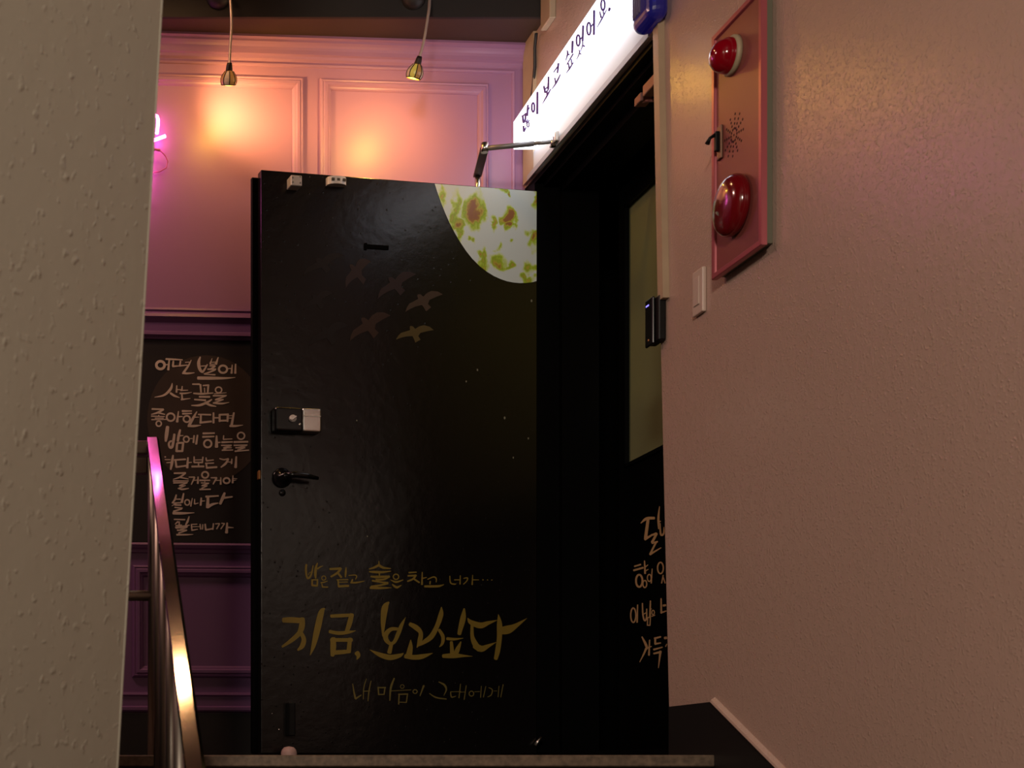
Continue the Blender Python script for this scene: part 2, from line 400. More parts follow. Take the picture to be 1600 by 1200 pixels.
struct(b.build('baseboard_back', M['skirt']), 'black plinth at the foot of the purple back wall', 'baseboard')

# dropped soffit and black ceiling
b = MB(); b.box((XL, 5.005, 2.588), (XW, 5.30, 2.612))
struct(b.build('trim_11', M['soffit']), 'black soffit board above the back wall, lamplight painted in as brown', 'soffit')
b = MB(); b.box((XL, 4.992, 2.588), (XW, 5.005, 2.76)); b.box((XL, 1.2, 2.76), (XW, 5.30, 2.80)); b.box((XL, 5.005, 2.612), (XW, 5.30, 2.76))
struct(b.build('ceiling', M['black_ceiling']), 'black painted ceiling and beam face over the landing', 'ceiling')

# landing and stairs
YE = 3.75
b = MB(); b.box((-1.7, YE+0.02, LAND-0.15), (1.98, 5.28, LAND-0.002))
struct(b.build('floor', M['riser']), 'dark stone landing at the top of the stairs', 'floor')
b = MB(); b.rbox((-1.2, YE-0.012, LAND-0.030), (XW-0.001, YE+0.30, LAND), 0.003, 1)
struct(b.build('trim_12', M['granite']), 'speckled brown granite nosing along the landing edge', 'stair nosing')
b = MB()
for i in range(11):
    zt = LAND-0.030-0.148*(i+1)+0.03; y1 = YE-0.29*i; y0 = y1-0.29
    b.box((-0.9, y0, zt-0.25), (XW-0.001, y1+0.02, zt))
b.box((-0.9, YE, LAND-0.30), (XW-0.001, YE+0.05, LAND-0.031))
struct(b.build('stairs', M['riser']), 'dark stone stair flight rising to the landing', 'stairs')

# black skirting stepping down along the right wall, with its plaster lip
sk = lambda Y: 0.160 if Y > 3.746 else 0.160-0.515*(3.746-Y)
b = MB()
b.prism([(XW-0.006, jamb(0)-0.002, LAND), (XW-0.006, jamb(0)-0.002, 0.158), (XW-0.006, 3.746, 0.161), (XW-0.006, 0.6, sk(0.6)), (XW-0.006, 0.6, sk(0.6)-0.42), (XW-0.006, 3.746, -0.26)], (0.006, 0, 0))
struct(b.build('baseboard_right', M['skirt']), 'black skirting that turns down along the stairs on the right wall', 'baseboard')
b = MB()
b.hexa([(XW-0.013, 3.746, 0.160), (XW-0.013, 0.6, sk(0.6)), (XW, 0.6, sk(0.6)), (XW, 3.746, 0.160),
        (XW-0.011, 3.746, 0.166), (XW-0.011, 0.6, sk(0.6)+0.006), (XW, 0.6, sk(0.6)+0.013), (XW, 3.746, 0.173)])
struct(b.build('trim_13', M['wall_r']), 'sloping plaster lip along the black stair skirting', 'trim')

# left wall: end of the stair wall, near the lens, edge out of plumb
ex = lambda z: 0.1282+0.0583*z
b = MB(); rows = []
for z in (-2.2, -1.0, 0.0, 0.4, 0.8, 1.25, 1.8, 3.2):
    e = ex(z); r = 0.003
    rows.append([(-1.4, -0.36, z), (-0.55, 1.09, z)] +
                [(e-r+r*math.sin(t), 2.303-0.003*math.cos(t), z) for t in [0, 0.3, 0.6, 0.9, 1.2, PI/2]] +
                [(e-0.006, 2.34, z), (e-0.05, 2.48, z), (-0.6, 2.48, z), (-1.4, 2.48, z)])
n = len(rows[0])
b.add([p for r in rows for p in r], [(k*n+j, k*n+(j+1)%n, (k+1)*n+(j+1)%n, (k+1)*n+j) for k in range(len(rows)-1) for j in range(n)], True)
b.poly(rows[0]); b.poly(rows[-1])
o = b.build('wall_left', M['wall_l']); struct(o, 'grey beige stippled plaster wall close by on the left', 'wall')
mo = o.modifiers.new('edge', 'EDGE_SPLIT'); mo.split_angle = 0.6

# ================================================================== OPEN DOOR
HX, HY = 1.7604, DA+DB*1.7604
DXL = 0.7575
door = thing('door_1', 'black open entrance door printed with a moon, birds and gold lettering', 'door', (HX, HY, 0.03))
door['kind'] = 'structure'
ZT = 2.020; ZB = 0.034
def dbox(mb, x0, x1, z0, z1, d0, d1, r=0.002, seg=1):
    ang = math.atan(DB); L = math.sqrt(1+DB*DB)
    mtx = Matrix.Translation(dw(x0, 0, 0)) @ Matrix.Rotation(ang, 4, 'Z')
    return mb.rbox((0, -d1, z0), ((x1-x0)*L, -d0, z1), r, seg, mtx)
b = MB(); dbox(b, DXL, HX-0.002, ZB, ZT, -0.036, 0, 0.0025, 2)
b.build('door_leaf', M['film'], door)
b = MB(); dbox(b, DXL-0.020, HX-0.01, ZB, ZT-0.012, -0.052, -0.0365, 0.002, 1); b.build('rear_skin', M['black_frame'], door)
b = MB(); dbox(b, DXL-0.004, DXL+0.012, 0.97, 1.0, -0.03, -0.012, 0.001); b.build('latch_bolt', M['brass'], door)

# printed moon in the top hinge corner
def moon_mat():
    m = bpy.data.materials.new('moon_print'); m.use_nodes = True; nt = m.node_tree; bs = nt.nodes['Principled BSDF']
    bs.inputs['Roughness'].default_value = 0.40
    tc = nt.nodes.new('ShaderNodeTexCoord')
    nz = nt.nodes.new('ShaderNodeTexNoise'); nz.inputs['Scale'].default_value = 13; nz.inputs['Detail'].default_value = 4
    nt.links.new(tc.outputs['Object'], nz.inputs['Vector'])
    wn = nt.nodes.new('ShaderNodeVectorMath'); wn.operation = 'MULTIPLY_ADD'
    wn.inputs[1].default_value = (0.13, 0.0, 0.13)
    nt.links.new(nz.outputs['Color'], wn.inputs[0]); nt.links.new(tc.outputs['Object'], wn.inputs[2])
    acc = None
    # (px, py, rx, rz, weight): craters of the print, given on the photo sheet
    for px, py, rx, rz, wt in [(741, 331, 19, 26, 1.35), (712, 330, 9, 34, 0.80), (717, 352, 11, 12, 1.0), (792, 341, 12, 13, 1.15), (801, 355, 7, 11, 0.95), (688, 310, 6, 26, 0.7),
                               (783, 297, 12, 7, 1.1), (797, 303, 5, 8, 0.9), (838, 308, 7, 16, 1.0), (772, 342, 5, 16, 0.75), (823, 363, 11, 9, 0.72), (837, 376, 10, 16, 0.9),
                               (752, 408, 8, 20, 0.78), (776, 408, 18, 11, 0.75), (743, 404, 7, 8, 0.85), (831, 417, 13, 13, 0.85), (828, 436, 14, 6, 0.9), (718, 368, 6, 16, 0.72), (795, 413, 10, 6, 0.7), (737, 376, 7, 5, 0.7), (775, 387, 4, 9, 0.5), (793, 378, 4, 4, 0.6)]:
        c = on_door(px, py); c = c-Vector((HX, HY, 0.03)); s = 447.0
        sb = nt.nodes.new('ShaderNodeVectorMath'); sb.operation = 'SUBTRACT'
        sb.inputs[1].default_value = (c.x+0.065, c.y, c.z+0.065); nt.links.new(wn.outputs[0], sb.inputs[0])
        ml = nt.nodes.new('ShaderNodeVectorMath'); ml.operation = 'MULTIPLY'; ml.inputs[1].default_value = (s/rx, 0, s/rz)
        nt.links.new(sb.outputs[0], ml.inputs[0])
        ln = nt.nodes.new('ShaderNodeVectorMath'); ln.operation = 'LENGTH'; nt.links.new(ml.outputs[0], ln.inputs[0])
        mr = nt.nodes.new('ShaderNodeMapRange'); mr.inputs[1].default_value = 1.35; mr.inputs[2].default_value = 0.2
        mr.inputs[3].default_value = 0; mr.inputs[4].default_value = wt; nt.links.new(ln.outputs['Value'], mr.inputs[0])
        if acc is None: acc = mr.outputs[0]
        else:
            mxn = nt.nodes.new('ShaderNodeMath'); mxn.operation = 'MAXIMUM'
            nt.links.new(acc, mxn.inputs[0]); nt.links.new(mr.outputs[0], mxn.inputs[1]); acc = mxn.outputs[0]
    n2 = nt.nodes.new('ShaderNodeTexNoise'); n2.inputs['Scale'].default_value = 42; n2.inputs['Detail'].default_value = 4
    mp = nt.nodes.new('ShaderNodeMapping'); mp.inputs['Scale'].default_value = (1.0, 1, 0.45); mp.inputs['Rotation'].default_value = (0, 0.5, 0)
    nt.links.new(tc.outputs['Object'], mp.inputs[0]); nt.links.new(mp.outputs[0], n2.inputs['Vector'])
    sc = nt.nodes.new('ShaderNodeMapRange'); sc.inputs[1].default_value = 0.30; sc.inputs[2].default_value = 0.66; sc.inputs[3].default_value = 0.45; sc.inputs[4].default_value = 1.15
    nt.links.new(n2.outputs['Fac'], sc.inputs[0])
    mu = nt.nodes.new('ShaderNodeMath'); mu.operation = 'MULTIPLY'; nt.links.new(acc, mu.inputs[0]); nt.links.new(sc.outputs[0], mu.inputs[1])
    cr = nt.nodes.new('ShaderNodeValToRGB'); el = cr.color_ramp.elements
    el[0].position = 0.12; el[0].color = (0.58, 0.65, 0.64, 1)
    el[1].position = 1.0; el[1].color = (0.27, 0.115, 0.045, 1)
    for p, c in ((0.24, (0.56, 0.64, 0.36)), (0.38, (0.40, 0.54, 0.045)), (0.50, (0.26, 0.38, 0.02)), (0.66, (0.46, 0.38, 0.05)), (0.82, (0.30, 0.15, 0.03))):
        e = el.new(p); e.color = (*c, 1)
    nt.links.new(mu.outputs[0], cr.inputs['Fac']); nt.links.new(cr.outputs['Color'], bs.inputs['Base Color'])
    return m
arc = [(65,45),(80,100),(100,160),(135,260),(180,372),(230,485),(290,600),(350,700),(410,790),(480,878),(560,958),(640,1020),(720,1069),(790,1101),(860,1125),(930,1139),(1000,1146),(1080,1144),(1150,1135),(1205,1124)]
arc = [(670+x*0.14163, 280+y*0.14163) for x, y in arc]
edge = [(841.4, 297.8+2.0)]
b = MB()
pp = [on_door(x, y, 0.0010) for x, y in arc]
pp = [Vector((min(p.x, HX-0.004), p.y, min(p.z, ZT-0.003))) for p in pp]
pp = [dw(p.x, p.z, 0.0010) for p in pp]+[dw(HX-0.004, ZT-0.003, 0.0010)]
b.poly(pp)
b.build('printed_moon', moon_mat(), door)

# generic flying birds of the print
def bird(mb, cx, cy, sx, sy, rot, mi):
    base = [(1075,860),(1095,826),(1120,800),(1160,788),(1200,775),(1196,752),(1202,738),(1225,742),(1245,765),(1280,742),(1320,732),(1370,745),(1408,775),(1350,785),(1290,800),(1272,828),(1292,860),(1245,886),(1232,850),(1220,828),(1165,832),(1120,842)]
    P = []
    for x, y in base:
        x = (x-1235)/165*sx; y = (y-805)/75*sy
        P.append((cx+x*math.cos(rot)-y*math.sin(rot), cy+x*math.sin(rot)+y*math.cos(rot)))
    mb.mi = mi; mb.poly([on_door(430+x*0.175, 380+y*0.175, 0.0009) for x, y in P])
bm_ = [mat('bird_print_olive', (0.080, 0.056, 0.018), 0.5, spec=0.2), mat('bird_print_brown', (0.055, 0.035, 0.022), 0.5, spec=0.2), mat('bird_print_rust', (0.032, 0.016, 0.010), 0.5, spec=0.2),
       mat('bird_print_plum', (0.025, 0.014, 0.013), 0.5, spec=0.2), mat('bird_print_faint', (0.010, 0.0065, 0.006), 0.5, spec=0.2)]
b = MB()
bird(b, 1240, 806, 168, 76, 0.0, 0); bird(b, 1320, 523, 178, 84, -0.18, 1); bird(b, 835, 745, 205, 105, -0.28, 2)
bird(b, 1075, 375, 195, 95, -0.30, 3); bird(b, 730, 268, 150, 110, -0.42, 3); bird(b, 470, 815, 195, 95, -0.22, 4); bird(b, 375, 515, 150, 80, -0.25, 4); bird(b, 420, 190, 200, 80, -0.25, 4)
b.build('printed_birds', bm_, door)
# stars of the print
b = MB()
for x, y, r in [(830.5,470,2.2),(746,578,2.0),(728.5,596,1.6),(788.5,653,2.4),(825.5,685,1.7),(802,715,1.6),(557.5,657,1.3),(574,838,1.3)]:
    b.poly([on_door(x+r*0.62*math.cos(a*PI/4), y+r*math.sin(a*PI/4), 0.001) for a in range(8)])
b.build('printed_stars', mat('star_print', (0.20, 0.19, 0.13), 0.5), door)

D = lambda x, y, d: on_door(x, y, d)
t1a = [
 [(325,80,20),(320,130,22),(325,190,20),(340,222,24),(365,205,20),(382,160,18),(395,90,10)], [(345,190,8),(358,165,8),(380,158,8)],
 [(440,65,12),(425,110,26),(418,180,28),(422,225,14)], [(440,125,20),(470,105,14),(498,95,6)],
 [(385,240,18),(385,300,18)], [(380,240,14),(440,240,14)], [(440,235,16),(438,300,18)], [(385,298,20),(440,302,20)],
 ring(505,222,22,22,10), [(475,272,14),(510,264,14),(545,252,8)], [(485,285,12),(492,312,14)], [(490,314,16),(550,316,12)],
 [(568,128,22),(680,122,26)], [(685,120,26),(650,165,24),(580,208,20)], [(650,165,22),(690,215,22)], [(738,110,10),(735,160,22),(730,212,12)],
 [(640,240,12),(760,238,12)], [(650,265,10),(755,262,10)], [(655,245,16),(660,310,18)], [(660,308,24),(765,302,22)],
 [(765,195,10),(830,190,12),(848,205,14),(835,235,8)], [(805,235,16),(795,268,20)], [(785,270,14),(850,268,18),(930,252,6)],
 [(1080,45,8),(1082,90,18)], [(1082,85,26),(1030,112,22),(978,128,12)], [(1082,90,26),(1130,115,24),(1205,122,8)],
 [(980,155,14),(1030,158,24),(1110,160,24),(1205,150,8)], [(1085,165,18),(1085,195,14)], [(995,205,16),(1060,210,26),(1190,205,20)],
 [(1190,205,20),(1130,235,20),(1050,240,22)], [(1010,248,20),(1110,265,18),(1175,272,22)], [(1175,275,22),(1100,295,18),(1000,310,20)], [(990,322,26),(1100,325,24),(1210,322,6)],
 ring(1258,208,28,27,13), [(1200,240,6),(1260,262,22),(1333,240,8)], [(1220,285,10),(1235,300,20),(1270,318,24),(1315,295,8)]]
t1b = [
 [(325,165,16),(405,160,12)], [(315,198,16),(400,195,22)], [(400,190,20),(370,230,20),(312,255,16)], [(370,225,18),(435,268,18)], [(465,160,10),(462,290,20)], [(465,225,14),(510,215,8)],
 [(520,235,10),(580,210,14),(610,225,14),(610,265,8)], [(548,255,14),(545,285,14)], [(490,308,22),(560,308,24),(640,305,22),(692,288,4)],
 [(752,200,10),(760,270,14),(800,285,14),(818,280,6)], [(800,240,12),(855,240,10)], [(862,195,10),(858,285,14)],
 [(895,225,8),(935,220,14),(930,250,12),(895,285,10)], [(990,190,8),(985,290,16)], [(990,240,12),(1055,240,6)], dot(1098,240,14), dot(1145,241,12), dot(1190,242,12)]
b = strokes_mb(t1a, 430, 870, 0.15, D); b2 = strokes_mb(t1b, 590, 870, 0.15, D)
b.add(b2.v, b2.f); b.build('lettering_line', M['gold'], door)
t2a = [
 [(82,660,50),(160,658,60),(260,664,56)], [(282,642,50),(278,720,62),(250,795,52),(170,870,44),(72,937,22)], [(268,790,40),(298,860,48),(280,930,50),(235,972,20)],
 [(515,537,14),(480,580,58),(440,750,66),(400,920,46),(365,1025,6)],
 [(580,618,34),(700,612,36),(810,606,32)], [(797,600,48),(775,690,52),(745,780,42)], [(565,778,34),(660,795,38),(760,786,32),(838,770,5)],
 [(604,850,56),(604,950,60),(596,1030,40)], [(580,866,38),(800,866,38)], [(778,852,44),(765,990,46)], [(590,1000,46),(700,992,44),(780,985,34)],
 [(848,998,52),(866,1030,44),(850,1070,8)]]
t2b = [
 [(117,472,16),(78,525,66),(60,650,56),(55,780,26),(52,832,4)],
 [(210,752,30),(140,755,40),(88,805,52),(88,860,50),(130,903,36),(175,885,36),(215,800,44),(250,710,36),(292,630,3)],
 [(145,900,36),(122,1000,46)], [(-82,968,4),(23,1020,46),(130,1048,56),(230,1028,40),(270,1003,6)],
 [(335,700,38),(400,737,54),(448,790,44),(440,870,48),(410,945,10)], [(345,865,8),(342,940,48),(325,1030,66)], [(287,1035,44),(380,1047,50),(470,1037,48),(575,1003,4)],
 [(665,522,8),(660,600,50),(620,720,48),(560,830,54),(480,890,42),(422,928,14)], [(640,760,30),(680,830,38),(675,900,30),(645,938,8)], [(902,540,18),(890,640,58),(860,760,46),(850,806,40)],
 [(722,852,30),(800,858,26),(892,848,5)], [(768,885,30),(778,1010,46)], [(868,885,12),(835,960,46),(812,1020,46)], [(680,1034,38),(790,1030,52),(900,1032,24),(990,1037,3)],
 [(940,640,10),(972,682,48),(1070,715,62),(1150,690,40),(1245,660,5)], [(985,690,30),(985,820,38),(1012,900,58),(1062,968,54)], [(1012,925,60),(1080,958,66),(1150,930,38),(1235,890,3)],
 [(1258,600,6),(1270,700,54),(1268,850,52),(1250,980,52),(1230,1065,38)], [(1280,770,76),(1360,758,86),(1440,718,48),(1555,640,3)]]
b = strokes_mb(t2a, 430, 870, 0.15, D); b2 = strokes_mb(t2b, 590, 870, 0.15, D); b.add(b2.v, b2.f)
b.build('lettering_line', M['gold'], door)
t3 = [
 [(68,115,8),(80,190,14),(95,255,20)], [(95,258,18),(150,222,10)], [(200,65,6),(175,150,10),(170,260,8)], [(245,85,8),(225,180,12),(215,280,8)], [(170,185,8),(235,182,8)],
 [(312,145,14),(318,220,12)], [(308,150,12),(385,150,14)], [(378,150,14),(370,215,12)], [(318,217,10),(372,215,10)], [(468,60,14),(435,150,20),(425,275,10)], [(440,182,6),(630,172,6)],
 ring(545,140,18,18,6), [(515,210,12),(510,310,12)], [(508,215,12),(600,212,12)], [(595,212,12),(585,290,10)], [(515,290,8),(588,292,8)],
 ring(668,188,20,18,9), [(752,130,18),(715,230,8)], [(895,95,8),(950,125,20),(968,170,14),(945,225,5)], [(805,205,6),(870,245,14),(970,260,10)],
 [(1010,190,9),(1018,240,13),(1060,232,7)], [(1012,190,6),(1110,188,6)], [(1105,115,8),(1090,250,10)], [(1160,130,8),(1140,265,10)], [(1090,195,5),(1150,192,5)],
 ring(1210,208,22,24,9), [(1240,190,6),(1290,188,6)], [(1305,135,7),(1298,245,9)], [(1348,138,7),(1325,242,9)],
 [(1375,150,6),(1410,170,10),(1400,220,10),(1365,240,6)], [(1425,182,5),(1455,182,5)], [(1475,135,7),(1466,240,8)], [(1515,120,9),(1492,242,8)]]
b = strokes_mb(t3, 540, 1050, 0.1625, D); b.build('lettering_line', M['gold_thin'], door)

# hardware of the door
def dcyl(mb, x, z, d0, prof, n=24): return mb.lathe(dw(x, z, d0), DN, prof, n)
p = on_door(443, 281); q = on_door(465, 300)
b = MB(); dbox(b, on_door(448,290).x, on_door(465,290).x, on_door(450,297).z, on_door(450,281).z, 0, 0.042, 0.002)
o = b.build('armature_plate', M['plate'], door)
b = MB()
for x, z in ((451, 285), (462.5, 283.5), (451, 292), (462.5, 293)):
    c = on_door(x, z); dcyl(b, c.x, c.z, 0.0422, [(0, 0), (0.0035, 0), (0.003, 0.0012), (0, 0.0012)], 10)
b.build('screw', M['arm_grey'], o)
c0 = on_door(509, 285).x; c1 = on_door(539, 285).x; zz = on_door(524, 286).z
b = MB()
prof2 = [dw(c0+(c1-c0)*(0.5-0.5*math.cos(a)), zz+0.013, 0.0+0.030*math.sin(a)**0.6 if 0 < a < PI else 0) for a in [PI*i/12 for i in range(13)]]
b.prism(prof2, (0, 0, -0.026)); o = b.build('half_round_sensor', M['plate'], door)
b = MB()
for fx in (0.22, 0.5, 0.8):
    dbox(b, c0+(c1-c0)*(fx-0.08), c0+(c1-c0)*(fx+0.08), zz-0.004, zz+0.006, 0.0255, 0.0305, 0.001)
b.build('sensor_window', M['arm_dark'], o)
b = MB(); dbox(b, on_door(570,386).x, on_door(607,386).x, on_door(570,388.5).z, on_door(590,383).z, 0, 0.004, 0.0015); dbox(b, on_door(569,386).x, on_door(573,386).x, on_door(570,390.5).z, on_door(570,380).z, 0, 0.005, 0.001)
b.build('glue_scar', M['black_inner'], door)
# digital lock: black body, silver battery cover, thumb turn
x0 = on_door(424, 660).x; x1 = on_door(466, 660).x; x2 = on_door(495.5, 660).x; z0 = on_door(460, 678.5).z; z1 = on_door(460, 641).z
b = MB(); dbox(b, x0, x1+0.004, z0, z1, 0, 0.040, 0.008, 3); lock = b.build('digital_lock', M['black_gloss'], door)
b = MB(); dbox(b, x1, x2, z0+0.001, z1-0.001, 0, 0.042, 0.006, 3); b.build('battery_cover', M['chrome'], lock)
b = MB(); dbox(b, x1+0.002, x2-0.003, z1-0.030, z1-0.026, 0.041, 0.0432, 0.0005); b.build('cover_rib', M['plate'], lock)
c = on_door(450.5, 658.5)
b = MB(); dcyl(b, c.x, c.z, 0.040, [(0, 0), (0.0125, 0), (0.0125, 0.006), (0.011, 0.008), (0, 0.008)]); tt = b.build('thumb_turn', M['plate'], lock)
b = MB()
ux = Vector((1, DB, 0)).normalized(); uz = Vector((0, 0, 1)); a1 = ux*0.8+uz*0.55; a2 = uz*0.8-ux*0.55; cc = dw(c.x, c.z, 0.048)
b.hexa([cc-a1*0.012-a2*0.0025, cc+a1*0.012-a2*0.0025, cc+a1*0.012+a2*0.0025, cc-a1*0.012+a2*0.0025]+[v+DN*0.006 for v in (cc-a1*0.012-a2*0.0025, cc+a1*0.012-a2*0.0025, cc+a1*0.012+a2*0.0025, cc-a1*0.012+a2*0.0025)])
b.build('turn_bar', M['brass'], tt) if False else b.build('turn_bar', M['chrome'], lock)
b = MB(); c = on_door(462, 667.5); dcyl(b, c.x, c.z, 0.040, [(0, 0), (0.005, 0), (0.0045, 0.002), (0, 0.002)], 12); b.build('lock_button', M['chrome'], lock)
# lever handle
c = on_door(440, 747)
b = MB(); dcyl(b, c.x, c.z, 0, [(0, 0), (0.034, 0), (0.034, 0.006), (0.030, 0.011), (0.014, 0.013), (0.012, 0.045), (0, 0.046)]); lev = b.build('lever_handle', M['black_gloss'], door)
b = MB(); b.tube([dw(c.x, c.z, 0.048), dw(c.x+0.03, c.z+0.003, 0.052), dw(c.x+0.07, c.z, 0.050), dw(c.x+0.112, c.z-0.006, 0.046)], [0.011, 0.011, 0.009, 0.006], 12); b.build('lever', M['black_gloss'], lev)
b = MB(); c2 = on_door(441, 770); dcyl(b, c2.x, c2.z, 0, [(0, 0), (0.012, 0), (0.011, 0.005), (0, 0.005)]); b.build('keyhole_escutcheon', M['black_gloss'], door)
# kick-down stop near the foot
b = MB(); dbox(b, on_door(447,1120).x, on_door(457,1120).x, on_door(450,1150).z, on_door(450,1098).z, 0, 0.030, 0.003); st = b.build('kick_down_stop', M['black_plastic'], door)
b = MB()
for x, y, r in ((436, 1140, 0.004), (425, 1115, 0.003)):
    c = on_door(x, y); dcyl(b, c.x, c.z, 0, [(0, 0), (r, 0), (r*0.7, 0.003), (0, 0.003)], 10)
b.build('screw', M['chrome'], door)
b = MB(); b.tube([on_door(836, 1165, 0.012), on_door(846, 1152, 0.012)], 0.006, 10); b.build('floor_pivot', M['chrome'], door)
# overhead closer: body on the far face, two arms over the top of the leaf
b = MB(); dbox(b, 1.43, 1.68, 1.92, 2.0, -0.10, -0.053, 0.006, 2); clo = b.build('door_closer', M['arm_grey'], door)
sp = dw(1.575, 2.0, -0.075); el = Vector((1.518, 4.90, 2.093)); sh = Vector((XW-0.020, 4.85, 2.095))
b = MB(); b.tube([sp, sp+Vector((0, 0, 0.095))], 0.010, 12); b.build('spindle', M['chrome'], clo)
b = MB()
d1 = (el-Vector((sp.x, sp.y, el.z))).normalized(); w1 = Vector((0, 0, 1)).cross(d1)*0.014; s1 = Vector((sp.x, sp.y, el.z-0.004))-d1*0.012; e1 = el-Vector((0, 0, 0.004))
b.hexa([s1-w1, e1-w1, e1+w1, s1+w1]+[v+Vector((0, 0, 0.008)) for v in (s1-w1, e1-w1, e1+w1, s1+w1)]); b.build('main_arm', M['arm_dark'], clo)
b = MB(); d2 = (sh-el).normalized(); b.tube([el, el+d2*0.16], 0.0085, 12); b.tube([el+d2*0.155, sh], 0.0062, 12); b.build('forearm', M['arm_grey'], clo)
b = MB(); b.tube([el-Vector((0, 0, 0.014)), el+Vector((0, 0, 0.018))], 0.012, 14); b.build('elbow_pin', M['chrome'], clo)
b = MB(); b.rbox((XW-0.030, 4.82, 2.085), (XW-0.0165, 4.88, 2.118), 0.003, 2); b.tube([sh-Vector((0.006, 0, 0.018)), sh+Vector((-0.006, 0, 0.014))], 0.009, 12); b.build('arm_shoe', M['chrome'], clo)

# ================================================================== INNER GLAZED DOOR
XI = 2.05
d2o = thing('door_2', 'black inner door with a dull olive glass pane and tan lettering', 'door', (XI+0.02, 4.6, LAND)); d2o['kind'] = 'structure'
g = on_x(978, 320, XI); gy = g.y; gz1 = g.z; gz0 = on_x(985, 728, XI).z
b = MB()
b.box((XI, gy, LAND+0.02), (XI+0.045, 5.085, 2.02)); b.box((XI, 3.9, LAND+0.02), (XI+0.045, gy, gz0)); b.box((XI, 3.9, gz1), (XI+0.045, gy, 2.02)); b.box((XI, 3.9, gz0), (XI+0.045, 4.02, gz1))
b.build('door_leaf', M['black_frame'], d2o)
b = MB()
for a, c in (((XI-0.008, gy-0.012, gz0), (XI, gy, gz1)), ((XI-0.008, 4.02, gz0), (XI, gy, gz0+0.012)), ((XI-0.008, 4.02, gz1-0.012), (XI, gy, gz1))):
    b.box(a, c)
b.build('glazing_bead', M['black_frame'], d2o)
b = MB(); b.box((XI+0.012, 4.02, gz0), (XI+0.020, gy, gz1)); b.build('glass_pane', M['olive_glass'], d2o)
I = lambda x, y, d: on_x(x, y, XI-d)
ti = [
 [[(205,230,5),(240,202,18),(290,198,16)], [(250,210,18),(235,320,20)], [(230,330,18),(300,290,6)], [(322,125,5),(315,200,14),(318,265,10)], [(315,220,12),(330,218,6)],
  [(270,305,12),(305,295,14)], [(305,295,14),(275,350,16)], [(275,355,12),(310,345,10)], [(300,350,12),(262,425,12)], [(262,425,14),(332,383,6)], [(325,230,8),(330,300,12),(348,295,12),(350,255,6)]],
 [[(165,500,10),(205,488,10)], [(160,525,12),(220,508,12)], ring(195,590,20,38,12), [(228,465,8),(232,545,12)], [(232,505,8),(250,490,5)], [(232,530,8),(252,518,5)], ring(230,610,12,22,8),
  ring(258,572,12,22,7), [(276,515,6),(270,605,8)], ring(328,510,18,35,9), [(345,555,8),(335,605,8)], [(346,570,8),(357,605,8)]],
 [ring(158,805,16,45,9), [(185,740,8),(182,850,10)], [(215,730,8),(218,800,10),(228,838,10),(240,825,10),(242,765,7)], [(220,800,6),(238,790,6)], [(265,715,8),(262,820,12)], [(262,770,8),(272,765,5)],
  [(248,820,7),(246,870,7)], [(246,820,7),(265,818,7)], [(265,818,7),(262,868,7)], [(246,868,7),(264,868,7)], ring(282,788,8,14,6), [(272,812,6),(294,805,5)], [(332,700,8),(333,790,12)], [(330,790,12),(365,778,7)], [(345,745,14),(362,742,12)]],
 [[(212,940,8),(235,985,16),(245,1015,12)], [(240,1010,14),(220,1055,10),(198,1098,4)], [(260,960,8),(256,1055,12)], [(240,1010,8),(272,1000,6)], [(290,950,12),(330,940,10)], [(295,955,12),(295,985,12)], [(293,985,12),(330,978,8)],
  [(285,1020,12),(340,1005,8)], [(285,1045,10),(330,1035,14)], [(328,1030,16),(315,1135,4)], [(353,948,16),(367,946,16)], [(360,1000,8),(368,985,6)]]]
for s in ti: strokes_mb(s, 950, 760, 0.25, I).build('lettering_line', M['tan'], d2o)

# ================================================================== THINGS ON THE WALLS
# black board with white hand lettering on the back wall
bx0, bx1 = xc(205), xc(520); bz0, bz1 = 0.787, 1.5045
o = thing('message_board', 'black board with pale hand lettered lines on the purple wall, partly behind the door', 'board', bw((bx0+bx1)/2, bz0, 0.0))
b = MB(); b.hexa([bw(bx0, bz0, 0.010), bw(bx1, bz0, 0.010), bw(bx1, bz0, 0.0005), bw(bx0, bz0, 0.0005), bw(bx0, bz1, 0.010), bw(bx1, bz1, 0.010), bw(bx1, bz1, 0.0005), bw(bx0, bz1, 0.0005)])
b.build('board_panel', M['board'], o)
b = MB(); b.poly([on_back(322+92*math.cos(a), 655-100*math.sin(a), 0.0108) for a in [2*PI*i/48 for i in range(48)]]); b.build('printed_planet', M['planet'], o)
B = lambda x, y, d: on_back(x, y, d+0.0105)
L1 = [ring(195,240,60,57,34), [(265,235,14),(320,230,14)], [(325,160,20),(310,310,30)], [(275,150,24),(400,156,22),(520,163,14)], [(385,180,22),(378,255,28)], [(375,258,26),(465,252,14)], [(490,180,20),(480,240,22)], [(470,250,22),(590,240,14)], [(560,200,12),(620,195,12)],
 [(648,165,10),(605,250,24),(535,350,30)], [(520,358,24),(600,362,26),(695,352,8)],
 [(780,120,18),(757,200,40),(770,290,40),(810,340,30),(845,300,24),(885,230,16)], [(790,255,14),(870,250,14)], [(955,140,8),(925,225,22)], [(920,200,10),(1000,195,12)], [(925,228,10),(990,224,12)], [(1045,125,12),(1010,225,34)],
 [(920,250,18),(1000,250,20)], [(1000,255,22),(930,300,24)], [(890,300,22),(1010,300,20)], [(1000,310,20),(900,350,20),(830,367,8)], [(840,376,10),(1000,382,20)], [(745,430,42),(950,432,40),(1150,432,26),(1295,422,6)],
 ring(1115,300,60,54,27), [(1185,292,10),(1230,290,14)], [(1250,235,12),(1240,360,28)], [(1300,225,18),(1295,360,28)]]
